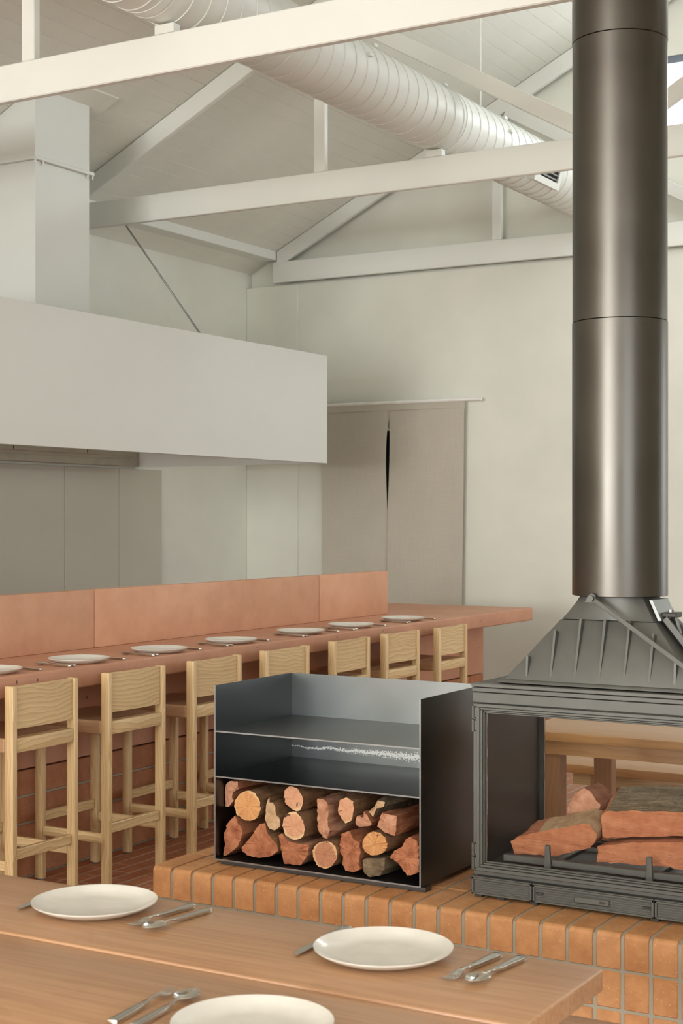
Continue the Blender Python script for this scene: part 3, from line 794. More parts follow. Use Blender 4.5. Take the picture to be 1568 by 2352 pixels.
def cutlery(kind, x, y, z, ang, label, group):
    t = thing({'spoon': 'table_spoon', 'fork': 'table_fork', 'knife': 'table_knife'}[kind], label, kind, (x, y, z), group)
    t.rotation_euler = (0, 0, ang)
    if kind == 'knife':
        inst('handle', ME['knife_handle'], t, (0, 0, 0)); inst('blade', ME['blade'], t, (0, 0, 0))
    else:
        inst('handle', ME['handle'], t, (0, 0, 0)); inst('neck', ME['neck'], t, (0, 0, 0))
        if kind == 'spoon': inst('bowl', ME['bowl'], t, (0, 0, 0))
        else:
            h = inst('fork_head', ME['fork_head'], t, (0, 0, 0))
            for q in range(4): inst('tine', ME['tine'], h, (-0.0093+0.0062*q, 0, 0))
    return t
which = ['first', 'second', 'third', 'fourth', 'fifth', 'sixth', 'last']
for i, (yc, xo) in enumerate(((4.63, -4.365), (5.178, -4.352), (5.762, -4.352), (6.372, -4.358), (7.072, -4.372), (7.625, -4.372), (8.279, -4.378))):
    q = which[i]
    plate(xo, yc, CT+0.0005, q + ' white dinner plate along the bar counter, counting towards the curtained doorway', 'plates on the bar counter')
    jx, jr = random.uniform(-.006, .006), random.uniform(-2, 2)
    if i > 0:
        cutlery('spoon', -4.238+jx, yc-0.195, CT+0.0005, R(90-3+jr), 'spoon beside the %s plate on the bar counter' % q, 'spoons on the bar counter')
        cutlery('fork', -4.242+jx, yc-0.158, CT+0.0005, R(90-1+jr), 'fork beside the %s plate on the bar counter' % q, 'forks on the bar counter')
    cutlery('knife', -4.245+jx, yc+0.185, CT+0.0005, R(90+jr), 'knife beside the %s plate on the bar counter' % q, 'knives on the bar counter')

# ------------------------------------------------------------------ hearth
HZ = 0.36
HXL, HXR, HYF, HYB = -3.29, -0.75, 4.318, 5.275
he = thing('hearth', 'raised orange brick hearth with rounded front edge carrying the fireplace', 'hearth', ((HXL+HXR)/2, 4.8, 0))
obj('mortar_core', prism([(HYF+0.005, 0), (HYF+0.005, HZ-0.024), (HYF+0.010, HZ-0.013), (HYF+0.024, HZ-0.006), (HYB-0.006, HZ-0.005), (HYB-0.006, 0)], 0, HXL+0.006, HXR-0.006), 'mortar', he)
BR = 0.016
pr = [(0.0, -0.110), (0.0, -BR-0.002)] + [(BR*(1-math.cos(R(a))), -BR-0.002+BR*math.sin(R(a))) for a in (18, 36, 54, 72)] + [(BR, -0.002), (0.08, 0.0), (0.222, 0.0), (0.222, -0.110)]
bn = mesh_of('brick', prism(pr, 0, -0.0375, 0.0375, 0.0016), 'hearth_brick', 25)
tp = mesh_of('brick', box(-0.0375, 0.0375, 0, 0.222, -0.07, 0.0, 0.003, 1), 'hearth_brick')
fc = mesh_of('brick', box(-0.0375, 0.0375, 0, 0.05, -0.055, 0.055, 0.003, 1), 'hearth_brick')
n = 29
for i in range(n):
    x = HXL+0.0385+i*0.0875-he.location.x
    inst('brick', bn, he, (x, HYF-he.location.y+random.uniform(-.0012, .0012), HZ+random.uniform(-.001, .001)))
    for j in range(1, 4):
        inst('brick', tp, he, (x, HYF+0.2335*j+0.0-he.location.y, HZ-0.0005+random.uniform(-.001, .0008)))
    for j in range(2):
        inst('brick', fc, he, (x, HYF-he.location.y+random.uniform(-.001, .001), 0.066+0.1195*j))

# ------------------------------------------------------------------ firewood rack
RX0, RX1, RY0, RY1, RZ0, RZ1 = -3.112, -2.284, 4.444, 4.960, 0.376, 0.999
T = 0.005
ra = thing('firewood_rack', 'blackened steel firewood rack with two shelves on the hearth', 'rack', ((RX0+RX1)/2, (RY0+RY1)/2, HZ))
def panel(name, bm_, mat='rack_steel', par=None): return obj(name, bm_, mat, par or ra)
lp = panel('side_panel', box(RX0, RX0+T, RY0+.001, RY1, RZ0, RZ1))
rp = panel('side_panel', box(RX1-T, RX1, RY0+.001, RY1, RZ0, RZ1))
panel('back_panel', box(RX0+T, RX1-T, RY1-T, RY1-.0005, RZ0, RZ1-.0005), 'rack_steel_speckled')
for z in (0.8375, 0.676, RZ0+T): 
    s_ = panel('shelf' if z > 0.5 else 'base_plate', box(RX0+T, RX1-T, RY0+.001, RY1-T-.0003, z-T, z))
    obj('cut_edge', box(RX0+T, RX1-T, RY0-.0004, RY0+.0008, z-T, z), 'rack_edge', s_)
obj('cut_edge', box(RX0, RX0+T, RY0-.0004, RY0+.0008, RZ0, RZ1), 'rack_edge', lp)
obj('cut_edge', box(RX1-T, RX1, RY0-.0004, RY0+.0008, RZ0, RZ1), 'rack_edge', rp)
panel('foot_rail', box(RX0+0.02, RX1+0.012, RY0+0.012, RY0+0.055, HZ+.001, RZ0-.0005))
panel('foot_rail', box(RX0+0.02, RX1-0.01, RY1-0.055, RY1-0.012, HZ+.001, RZ0-.0005))

# ------------------------------------------------------------------ firewood
def log(poly_px, cut, side, label, y0, length, drift=(0.0, 0.0), taper=0.95, rough=0.006, seed=0, zoom=(480, 1740, 3.0154), group='logs stacked in the rack', sub=1, lim=None):
    """end outline traced on the plane y0 and carried back as a rough log"""
    rnd = random.Random(seed)
    pts = [on_y(zoom[0]+x/zoom[2], zoom[1]+y/zoom[2], y0) for x, y in poly_px]
    c0_ = sum(pts, Vector())/len(pts); pts = [c0_+(p-c0_)*0.94 for p in pts]
    # resample the outline
    dens = []
    n = len(pts)
    for i in range(n):
        a, c_ = pts[i], pts[(i+1) % n]; k2 = max(1, int((c_-a).length/0.008))
        for q in range(k2): dens.append(a+(c_-a)*(q/k2))
    n = len(dens)
    cen = sum(dens, Vector())/n
    t = thing('firewood_log', label, 'log', (cen.x, y0, cen.z), group)
    me_ = [rnd.uniform(-1, 1) for _ in range(n)]
    rows = []; m2 = 9
    bm = bmesh.new()
    ph = [rnd.uniform(0, 6.28) for _ in range(6)]
    for j in range(m2+1):
        s = j/m2; row = []
        for i, p in enumerate(dens):
            d = p-cen; k2 = (1-(1-taper)*s)
            wob = rough*(0.6*math.sin(3*s*2+i*0.9+ph[0])+0.5*math.sin(i*2.3+ph[1]+5*s)+0.6*rnd.uniform(-1, 1)) if j else 0
            q = cen + d*k2 + d.normalized()*wob
            q = Vector((q.x+drift[0]*s, y0+0.006+length*s if j else y0+0.004*me_[i], q.z+drift[1]*s))
            if lim: q.x = min(max(q.x, lim[0]), lim[1]); q.z = min(max(q.z, lim[2]), lim[3])
            row.append(bm.verts.new(q))
        rows.append(row)
    for a, c_ in zip(rows, rows[1:]):
        for i in range(n): bm.faces.new((a[i], a[(i+1) % n], c_[(i+1) % n], c_[i]))
    bm.faces.new(rows[-1])
    bmesh.ops.recalc_face_normals(bm, faces=bm.faces)
    obj('bark' if side.startswith('bark') else 'split_side', bm, side, t, angle=50)
    # end face, roughened grid by inset rings
    bm = bmesh.new(); R_ = []
    for j in range(6):
        f_ = 1-j/5.5
        R_.append([bm.verts.new((cen.x+(p.x-cen.x)*f_, y0+0.004*me_[i]*f_+(rough*0.12*rnd.uniform(-1, 1) if 0 < j else 0)-0.002*math.sin(f_*3), cen.z+(p.z-cen.z)*f_)) for i, p in enumerate(dens)])
    if lim:
        for r_ in R_:
            for v_ in r_: v_.co.x = min(max(v_.co.x, lim[0]), lim[1]); v_.co.z = min(max(v_.co.z, lim[2]), lim[3])
    for a, c_ in zip(R_, R_[1:]):
        for i in range(n): bm.faces.new((a[i], c_[i], c_[(i+1) % n], a[(i+1) % n]))
    bm.faces.new(R_[-1])
    obj('cut_end', bm, cut, t, angle=40)
    return t
def ell(cx_, cy_, rx_, ry_, tilt=0, seed=0):
    rnd = random.Random(seed); p = [rnd.uniform(0, 6.28) for _ in range(3)]; out = []
    for k2 in range(48):
        a = 2*math.pi*k2/48; r_ = 1+0.035*math.sin(2*a+p[0])+0.03*math.sin(3*a+p[1])
        x, y_ = rx_*r_*math.cos(a), ry_*r_*math.sin(a); c_, s_ = math.cos(R(tilt)), math.sin(R(tilt))
        out.append((cx_+x*c_-y_*s_, cy_+x*s_+y_*c_))
    return out
LIM = (RX0+T+.004, RX1-T-.004, RZ0+T+.002, 0.676-T-.003)
logs = [
 ([(80,290),(95,200),(140,158),(200,160),(207,215),(165,240),(160,280),(170,300),(140,345),(95,345),(80,315)], 'split_pink', 'split_red', 'split red log in the top left corner of the rack', 4.50, 0.36, (0.03, 0.0)),
 (ell(268,335,92,113,0,1), 'cut_orange', 'bark', 'thick round log with orange cut end beside the top left split log', 4.475, 0.40, (0.03, 0.01)),
 ([(412,268),(402,300),(440,308),(460,345),(465,400),(492,415),(495,480),(455,512),(420,500),(384,430),(390,350)], 'split_pale', 'bark', 'pale narrow split log wedged between two round logs', 4.480, 0.38, (0.05, 0.02)),
 ([(515,270),(520,220),(560,192),(610,205),(650,270),(655,320),(630,372),(605,378),(560,352),(530,322)], 'cut_pink', 'bark', 'round log with cracked pale end under the lower shelf', 4.48, 0.40, (0.05, 0.01)),
 (ell(586,475,81,103,-8,2), 'cut_pink', 'bark', 'round log with smooth pink end in the middle of the stack', 4.465, 0.40, (0.05, 0.0)),
 ([(745,275),(790,280),(830,320),(825,420),(825,480),(840,510),(820,575),(790,560),(755,510),(745,400)], 'split_pink', 'split_pink', 'tall flat-faced split log in the centre of the stack', 4.475, 0.38, (0.09, 0.0)),
 ([(890,340),(905,290),(950,270),(1000,300),(1005,360),(990,440),(945,462),(915,430),(895,390)], 'cut_pink', 'bark', 'oval round log with a knot hole in its end', 4.48, 0.40, (0.10, 0.03)),
 ([(1012,448),(1018,408),(1036,398),(1060,416),(1075,408),(1072,368),(1100,400),(1128,450),(1125,474),(1050,483),(1014,474)], 'split_pink', 'split_red', 'small notched split log under the oval log', 4.485, 0.36, (0.05, 0.02)),
 ([(1098,378),(1152,332),(1166,292),(1222,306),(1212,340),(1160,356),(1136,415)], 'split_pale', 'bark_grey', 'thin jagged split log in the upper right of the stack', 4.49, 0.36, (0.06, 0.04)),
 ([(1160,478),(1192,378),(1305,402),(1300,492),(1285,548),(1210,518)], 'split_pink', 'split_red', 'square-ended split log at the right of the stack', 4.46, 0.40, (0.05, 0.03)),
 ([(95,685),(105,600),(100,530),(125,450),(180,392),(220,480),(240,530),(200,620),(160,655),(110,688)], 'split_red', 'split_red', 'leaning wedge log in the bottom left corner of the rack', 4.48, 0.38, (0.04, 0.0)),
 ([(216,625),(275,560),(350,452),(385,447),(400,500),(440,560),(480,600),(485,650),(430,690),(340,703),(260,680),(225,655)], 'split_red', 'bark', 'triangular red split log on the rack base', 4.475, 0.38, (0.04, 0.0)),
 ([(475,530),(500,520),(545,575),(600,592),(700,600),(690,680),(640,752),(520,742),(505,690),(490,600)], 'split_red', 'split_pink', 'blocky red split log on the rack base', 4.472, 0.38, (0.04, 0.0)),
 (ell(802,672,88,103,0,3), 'cut_dark', 'bark', 'round log with dark rotten heart on the rack base', 4.455, 0.40, (0.02, 0.0)),
 ([(900,600),(912,522),(970,497),(1000,560),(1045,580),(1052,660),(1040,740),(1053,780),(1000,806),(940,790),(920,740),(925,690),(905,650)], 'split_red', 'split_red', 'rough dark red split log beside the round rotten-hearted log', 4.468, 0.38, (0.03, 0.0)),
 (ell(1147,597,88,90,0,4), 'cut_orange', 'bark', 'round log with clean orange end above the grey log', 4.46, 0.40, (0.05, 0.01)),
 ([(1057,712),(1075,697),(1120,694),(1180,696),(1225,692),(1220,770),(1180,825),(1105,832),(1070,800)], 'split_grey', 'split_grey', 'weathered grey log on the rack base', 4.462, 0.38, (0.04, 0.0)),
 ([(1243,692),(1275,645),(1340,610),(1360,560),(1395,540),(1440,572),(1458,620),(1458,800),(1400,825),(1370,825),(1330,770),(1290,720)], 'split_red', 'split_red', 'splintered red log against the right side of the rack', 4.458, 0.38, (-0.01, 0.0)),
]
for i, (p, cmat, smat, lab, y0, ll, dr_) in enumerate(logs):
    log(p, cmat, smat, lab, y0, ll, (0.03, 0.0), taper=0.92, seed=i, lim=LIM, rough=0.003 if 'round' in lab else 0.006)

# ------------------------------------------------------------------ fireplace
FX, FY0, FY1 = -1.703, 4.481, 4.992
FH = 0.4145
X0, X1 = FX-FH, FX+FH
FYC = (FY0+FY1)/2
fp = thing('fireplace', 'grey cast-iron double-sided fireplace with sloping hood on the hearth', 'fireplace', (FX, FYC, HZ))
I, ID = 'cast_iron', 'cast_iron_dark'
# plinth body and feet
obj('plinth', box(X0+0.012, X1-0.012, FY0+0.02, FY1-0.02, HZ+0.008, 0.4335), ID, fp)
for xx in (X0+0.02, X0+0.10, FX-0.2, FX+0.2, X1-0.10, X1-0.02):
    obj('foot', box(xx-0.012, xx+0.012, FY0+0.01, FY0+0.04, HZ+.0005, HZ+0.0085), ID, fp)
def drawer(x0, x1, y, sgn, z0=0.371, z1=0.426):
    yb = y+0.018*sgn
    def b2(xa, xb, d0, d1, za, zb, bev=0.0012):
        ya, yb2 = sorted((y+sgn*d0, y+sgn*d1)); return box(xa, xb, ya, yb2, za, zb, bev, 1)
    d = obj('drawer', b2(x0, x1, 0.006, 0.02, z0, z1), I, fp)
    bm = b2(x0, x1, 0, 0.0065, z1-0.007, z1); merge(bm, b2(x0, x1, 0, 0.0065, z0, z0+0.006)); merge(bm, b2(x0, x0+0.007, 0, 0.0065, z0, z1)); merge(bm, b2(x1-0.007, x1, 0, 0.0065, z0, z1))
    obj('moulding', bm, I, d)
    for k2 in range(5):
        z = z0+0.010+k2*0.0076
        obj('reed', b2(x0+0.010, x1-0.010, 0.0035, 0.0065, z, z+0.0052), I, d)
    obj('top_bead', b2(x0, x1, -0.003, 0.01, z1+.0005, z1+0.005), I, d)
    return d
for sgn, y in ((1, FY0), (-1, FY1)):
    drawer(X0, FX-0.203, y, sgn)
    d = drawer(FX-0.200, FX+0.200, y, sgn, 0.3705)
    drawer(FX+0.203, X1, y, sgn)
    def b2(xa, xb, d0, d1, za, zb, bev=0.001):
        ya, yb2 = sorted((y+sgn*d0, y+sgn*d1)); return box(xa, xb, ya, yb2, za, zb, bev, 1)
    h = obj('pull_handle', b2(FX-0.058, FX+0.058, -0.004, 0.003, 0.388, 0.408, 0.003), I, d)
    obj('air_slider', b2(FX+0.028, FX+0.046, -0.008, -0.0042, 0.3955, 0.4015), ID, h)
    for s in (-1, 1):
        obj('air_slider', b2(FX+s*0.176-0.012, FX+s*0.176+0.012, -0.002, 0.003, 0.397, 0.404), ID, d)
# body: ledge, jambs, header, lining
obj('base_ledge', box(X0+0.003, X1-0.003, FY0+0.012, FY1-0.012, 0.434, 0.4465, 0.001, 1), I, fp)
JW = 0.014
for s, xa in ((-1, X0+0.004), (1, X1-0.004-JW)):
    for ya in (FY0+0.006, FY1-0.03):
        obj('jamb', box(xa, xa+JW, ya, ya+0.024, 0.447, 0.992, 0.001, 1), I, fp)
    x_in = (X0+0.02, X0+0.032) if s == -1 else (X1-0.032, X1-0.02)
    obj('side_lining', box(x_in[0], x_in[1], FY0+0.04, FY1-0.04, 0.447, 0.992), 'fire_lining', fp)
    xo = (X0+0.004, X0+0.019) if s == -1 else (X1-0.019, X1-0.004)
    obj('side_panel', box(xo[0], xo[1], FY0+0.031, FY1-0.031, 0.447, 0.992), I, fp)
obj('fire_bed', box(X0+0.033, X1-0.033, FY0+0.05, FY1-0.05, 0.447, 0.468), ID, fp)
obj('top_plate', box(X0+0.004, X1-0.004, FY0+0.02, FY1-0.02, 0.9925, 1.058), ID, fp)
for sgn, y in ((1, FY0), (-1, FY1)):
    def b2(xa, xb, d0, d1, za, zb, bev=0.0015):
        ya, yb2 = sorted((y+sgn*d0, y+sgn*d1)); return box(xa, xb, ya, yb2, za, zb, bev, 1)
    hd = obj('header', b2(X0+0.002, X1-0.002, 0.003, 0.019, 0.9965, 1.0295), I, fp)
    obj('header_bead', b2(X0+0.001, X1-0.001, 0.001, 0.019, 1.0315, 1.0455), I, hd)
    obj('header_bead', b2(X0, X1, -0.002, 0.019, 1.0475, 1.0595), I, hd)
    # door: stepped frame
    dr0 = obj('door_frame', b2(X0+0.019, X1-0.019, 0.002, 0.012, 0.9795, 0.9935), I, fp)
    def ring(name, inset, w_, d0, d1, par):
        xa, xb, za, zb = X0+0.019+inset, X1-0.019-inset, 0.4495+inset, 0.9935-inset
        bm = b2(xa, xb, d0, d1, zb-w_, zb); merge(bm, b2(xa, xb, d0, d1, za, za+w_)); merge(bm, b2(xa, xa+w_, d0, d1, za+w_, zb-w_)); merge(bm, b2(xb-w_, xb, d0, d1, za+w_, zb-w_))
        return obj(name, bm, I, par)
    ring('frame_moulding', 0.0, 0.0115, -0.004, 0.0125, dr0)
    ring('frame_moulding', 0.0122, 0.0080, 0.0, 0.0125, dr0)
    ring('frame_moulding', 0.0208, 0.0055, 0.004, 0.0125, dr0)
    ring('frame_moulding', 0.0268, 0.005, 0.008, 0.0145, dr0)
    obj('glass', b2(X0+0.019+0.0315, X1-0.019-0.0315, 0.0142, 0.0172, 0.4495+0.0315, 0.9935-0.0315, 0), 'fire_glass', dr0)
    for z0, z1 in ((0.902, 0.984), (0.455, 0.538)):
        for za, zb in ((z0, (z0+z1)/2-0.002), ((z0+z1)/2+0.002, z1)):
            xh = X0+0.008 if sgn == 1 else X1-0.008
            bm = tube([(xh, y-sgn*0.004, za), (xh, y-sgn*0.004, zb)], 0.0055, 12)
            merge(bm, b2(min(xh, xh+sgn*0.012), max(xh, xh+sgn*0.012), -0.004, 0.002, za+.003, zb-.003))
            obj('hinge', bm, I, fp)
# sloping hood
def frust(z0, z1, a, c):   # a, c = (x half, y half) bottom, top
    bm = bmesh.new()
    lo = [bm.verts.new((FX+sx*a[0], FYC+sy*a[1], z0)) for sx, sy in ((-1, -1), (1, -1), (1, 1), (-1, 1))]
    hi = [bm.verts.new((FX+sx*c[0], FYC+sy*c[1], z1)) for sx, sy in ((-1, -1), (1, -1), (1, 1), (-1, 1))]
    for k2 in range(4): bm.faces.new((lo[k2], lo[(k2+1) % 4], hi[(k2+1) % 4], hi[k2]))
    bm.faces.new(lo[::-1]); bm.faces.new(hi); bmesh.ops.recalc_face_normals(bm, faces=bm.faces)
    bmesh.ops.bevel(bm, geom=bm.edges[:], offset=0.004, segments=2, profile=0.5, affect='EDGES')
    return bm
ZB, ZC, ZT = 1.0605, 1.268, 1.344
A, Cc = (0.332, 0.205), (0.160, 0.118)
hood = obj('hood', frust(ZB, ZC, A, Cc), I, fp)
obj('hood_skirt', frust(ZB, ZB+0.012, (A[0]+0.012, A[1]+0.010), (A[0]+0.004, A[1]+0.003)), I, hood)
# transition from the square neck to the round flue
bm = bmesh.new(); nn = 48; lo, hi = [], []
for k2 in range(nn):
    a = 2*math.pi*k2/nn; ca, sa = math.cos(a), math.sin(a)
    s_ = min(Cc[0]/max(abs(ca), 1e-6), Cc[1]/max(abs(sa), 1e-6))
    lo.append(bm.verts.new((FX+ca*s_*0.995, FYC+sa*s_*0.995, ZC+0.0015))); hi.append(bm.verts.new((FX+0.128*ca, FYC+0.118*sa, ZT)))
for k2 in range(nn): bm.faces.new((lo[k2], lo[(k2+1) % nn], hi[(k2+1) % nn], hi[k2]))
bm.faces.new(lo[::-1]); bm.faces.new(hi); bmesh.ops.recalc_face_normals(bm, faces=bm.faces)
obj('flue_collar', bm, I, fp, angle=24)
# ribs on front and back faces: thin wedges that die out downwards
def face_pt(u, t, sgn, off):   # u = x offset from centre, t = 0 bottom .. 1 top
    yh = A[1]+(Cc[1]-A[1])*t
    nrm = Vector((0, -sgn*(ZC-ZB), (A[1]-Cc[1]))).normalized(); nrm = Vector((0, -sgn*abs(nrm.y), abs(nrm.z)))
    return Vector((FX+u, FYC-sgn*yh, ZB+(ZC-ZB)*t)) + nrm*off
for sgn in (1, -1):
    for u, t1 in ((-0.246, 0.40), (-0.164, 0.80), (-0.082, 0.985), (0.0, 0.985), (0.082, 0.985), (0.164, 0.80), (0.246, 0.40)):
        bm = bmesh.new(); hw = 0.0065; t0 = 0.10
        P0 = face_pt(u-0.002*0, t0, sgn, 0.0)
        top = [face_pt(u-hw, t1, sgn, -0.001), face_pt(u+hw, t1, sgn, -0.001), face_pt(u+hw*0.6, t1, sgn, 0.021), face_pt(u-hw*0.6, t1, sgn, 0.021)]
        vs_ = [bm.verts.new(p) for p in top]; a_ = bm.verts.new(face_pt(u-0.0035, t0, sgn, -0.001)); c_ = bm.verts.new(face_pt(u+0.0035, t0, sgn, -0.001))
        bm.faces.new(vs_); bm.faces.new((vs_[0], a_, vs_[3])); bm.faces.new((vs_[1], vs_[2], c_)); bm.faces.new((vs_[3], a_, c_, vs_[2])); bm.faces.new((vs_[0], vs_[1], c_, a_))
        bmesh.ops.recalc_face_normals(bm, faces=bm.faces)
        obj('rib', bm, I, hood)
# side cheeks, rounded at the foot
for s in (-1, 1):
    xs = lambda t: FX+s*(A[0]+(Cc[0]-A[0])*t)
    poly = [(xs(0.03)+s*0.030, ZB+0.0005), (xs(0.22)+s*0.026, ZB+0.035), (xs(0.30)+s*0.014, ZB+0.058), (xs(0.36)+s*0.003, ZB+0.072), (xs(0.36)-s*0.02, ZB+0.072), (xs(0.03)-s*0.02, ZB+0.0005)]
    obj('side_cheek', prism(poly, 1, FYC-0.13, FYC+0.13, 0.003), I, hood)
# damper lever across the front and control gear on the right slope
yl = FYC-0.147
lv = obj('damper_lever', bar3((FX-0.036, yl-0.020, 1.343), (FX+0.305, yl-0.070, 1.128), 0.015, 0.0045, 0.001, Vector((0, 1, 0))), I, fp)
piv = move(lathe([(0, 0), (0.010, 0), (0.010, 0.012), (0, 0.012)], 20), (0, 0, 0))
bmesh.ops.rotate(piv, cent=(0, 0, 0), matrix=Matrix.Rotation(R(90), 3, 'X'), verts=piv.verts)
obj('pivot', move(piv, (FX-0.034, yl-0.022, 1.342)), I, lv)
obj('pivot_lug', prism([(FX-0.058, 1.328), (FX-0.020, 1.326), (FX-0.022, 1.352), (FX-0.034, 1.358), (FX-0.046, 1.350)], 1, yl-0.021, yl-0.0085, 0.001), I, lv)
rs = lambda t, off, y: (FX+A[0]+(Cc[0]-A[0])*t+off, y, ZB+(ZC-ZB)*t+off*0.6)
gear = obj('damper_gear', bar3(rs(0.15, 0.012, FYC-0.05), rs(0.98, 0.012, FYC-0.05), 0.05, 0.014, 0.002), ID, fp)
for yy in (-0.085, -0.015):
    obj('guide_rail', bar3(rs(0.15, 0.02, FYC+yy), rs(1.0, 0.02, FYC+yy), 0.010, 0.02, 0.001), I, gear)
p_ = rs(1.0, 0.03, FYC-0.05)
obj('bracket', box(p_[0]-0.024, p_[0]+0.026, p_[1]-0.03, p_[1]+0.03, p_[2]-0.004, p_[2]+0.012, 0.003, 1), ID, gear)
obj('bracket_strap', bar3((p_[0]+0.020, p_[1]-0.02, p_[2]+0.006), (p_[0]+0.036, p_[1]-0.02, p_[2]-0.055), 0.016, 0.005), I, gear)
obj('bolt', move(lathe([(0, 0), (0.009, 0), (0.009, 0.008), (0, 0.008)], 6), (p_[0], p_[1]-0.005, p_[2]+0.0122)), 'galvanised', gear)
obj('neck_plate', prism([(FX+Cc[0]+0.004, ZC+0.003), (FX+Cc[0]+0.016, ZC+0.004), (FX+0.146, ZT-0.006), (FX+0.134, ZT-0.006)], 1, FYC-0.105, FYC+0.05, 0.001), 'galvanised', fp)

# flue pipe
fl_ = thing('flue_pipe', 'wide dark steel flue pipe rising from the fireplace to the roof', 'flue', (FX, FYC, 1.342))
FR = 0.1545
zz = [1.345, 2.236, 3.150, 4.06, ceil_z(FX+FR)-0.012]
for i, (za, zb) in enumerate(zip(zz, zz[1:])):
    r0 = FR if i % 2 == 0 else FR-0.0012
    prof = [(r0-0.002, za+0.0005), (r0, za+0.002), (r0, zb-0.0015), (r0-0.002, zb)]
    bm = move(lathe([(FR-0.012, za+0.0005)] + prof + [(FR-0.012, zb)], 96), (FX, FYC, 0))
    if i == 3:      # last length is cut to the slope of the ceiling
        for v_ in bm.verts:
            if v_.co.z > zb-0.003: v_.co.z = ceil_z(v_.co.x)-0.004
    obj('pipe_section', bm, 'flue_steel', fl_, angle=30)
obj('seam_strip', move(lathe([(FR-0.011, 1.36), (FR-0.0095, 1.36), (FR-0.0095, 5.2), (FR-0.011, 5.2)], 24), (FX, FYC, 0)), 'dark_void', fl_)

# fire grate and its logs
gt = thing('fire_grate', 'cast-iron log grate with two upright fingers behind the fireplace glass', 'grate', (FX, 4.60, 0.468))
GYF = 4.545
def gp(x, y, Y=GYF): return on_y(1050+x/2.969, 1560+y/2.969, Y)
a = gp(312, 1205); 
obj('front_bar', box(a.x, 2*FX-a.x, GYF, GYF+0.022, 0.4755, 0.498, 0.002, 1), I, gt)
for s, xx in ((0, gp(620, 1180).x), (1, 2*FX-gp(620, 1180).x)):
    xx = gp(620, 1180).x if s == 0 else gp(1313, 1200).x
    obj('finger', prism([(xx-0.012, 0.470), (xx+0.012, 0.470), (xx+0.008, 0.545), (xx-0.008, 0.545)], 1, GYF-0.010, GYF-0.0005, 0.0015), I, gt)
    obj('support_bar', box(xx-0.008, xx+0.008, GYF+0.0225, 4.87, 0.4685, 0.4795, 0.001, 1), I, gt)
obj('back_bar', box(a.x, 2*FX-a.x, 4.86, 4.876, 0.480, 0.50, 0.002, 1), I, gt)
def fire_log(front_px, Y, depth, mats, label, back_up=0.0, seed=1, shrink=1.0, lift=0.0):
    """front face traced on plane Y, carried back by depth"""
    rnd = random.Random(seed)
    P = [gp(x, y, Y) for x, y in front_px]
    P = [Vector((min(p.x, X1-0.05), p.y, p.z+lift)) for p in P]
    cen = sum(P, Vector())/len(P)
    t = thing('fire_log', label, 'log', (cen.x, Y+depth/2, min(p.z for p in P)), 'logs laid in the fireplace')
    dens = []
    for i in range(len(P)):
        q0, q1 = P[i], P[(i+1) % len(P)]; k2 = max(1, int((q1-q0).length/0.016))
        for q in range(k2): dens.append(q0+(q1-q0)*(q/k2))
    n_ = len(dens); m_ = 6
    bm = bmesh.new(); rows = []
    for j in range(m_+1):
        s = j/m_
        rows.append([bm.verts.new((cen.x+(p.x-cen.x)*(1-(1-shrink)*s)+rnd.uniform(-.003, .003), Y+depth*s+rnd.uniform(-.003, .003), p.z+back_up*s*(1 if p.z > cen.z else 0.15)+rnd.uniform(-.002, .003))) for p in dens])
    top_faces, oth = [], []
    fs = []
    for r0, r1 in zip(rows, rows[1:]):
        for i in range(n_):
            f_ = bm.faces.new((r0[i], r0[(i+1) % n_], r1[(i+1) % n_], r1[i])); fs.append(f_)
            mid = (dens[i]+dens[(i+1) % n_])/2
            f_.material_index = 1 if mid.z > cen.z+0.25*(max(p.z for p in P)-cen.z) else 0
    bm.faces.new(rows[-1])
    # front face rings
    prev = rows[0]
    for j in range(1, 5):
        f0 = 1-j/4.6
        cur = [bm.verts.new((cen.x+(p.x-cen.x)*f0, Y+rnd.uniform(-.001, .001)-0.003*(1-f0), cen.z+(p.z-cen.z)*f0)) for p in dens]
        for i in range(n_): bm.faces.new((prev[i], cur[i], cur[(i+1) % n_], prev[(i+1) % n_]))
        prev = cur
    bm.faces.new(prev)
    bmesh.ops.recalc_face_normals(bm, faces=bm.faces)
    obj('wood', bm, mats, t, angle=35)
    return t
fire_log([(365,1105),(420,1072),(640,1030),(862,985),(900,1000),(945,1060),(940,1110),(905,1145),(680,1208),(560,1200),(392,1195)], 4.60, 0.11, ['split_red_x', 'split_pale'], 'slanted red log leaning left behind the grate finger', 0.03, 3)
fire_log([(958,1140),(1150,1118),(1560,1108),(1900,1120),(1910,1290),(1560,1300),(1300,1268),(945,1250)], 4.59, 0.12, ['split_red_x', 'split_red_x'], 'lowest log lying flat along the grate', 0.0, 4)
fire_log([(978,965),(1010,935),(1200,925),(1560,940),(1950,965),(1950,1085),(1560,1098),(1300,1106),(990,1112)], 4.63, 0.15, ['split_red_x', 'bark_grey'], 'large log with grey bark on top resting on the lowest log', 0.058, 5, 1.0, 0.014)
fire_log([(748,905),(770,835),(800,780),(862,745),(905,765),(975,860),(965,905),(880,935),(795,962),(750,950)], 4.735, 0.13, ['split_pink', 'split_red'], 'short log seen end-on at the back of the fire', 0.0, 6)

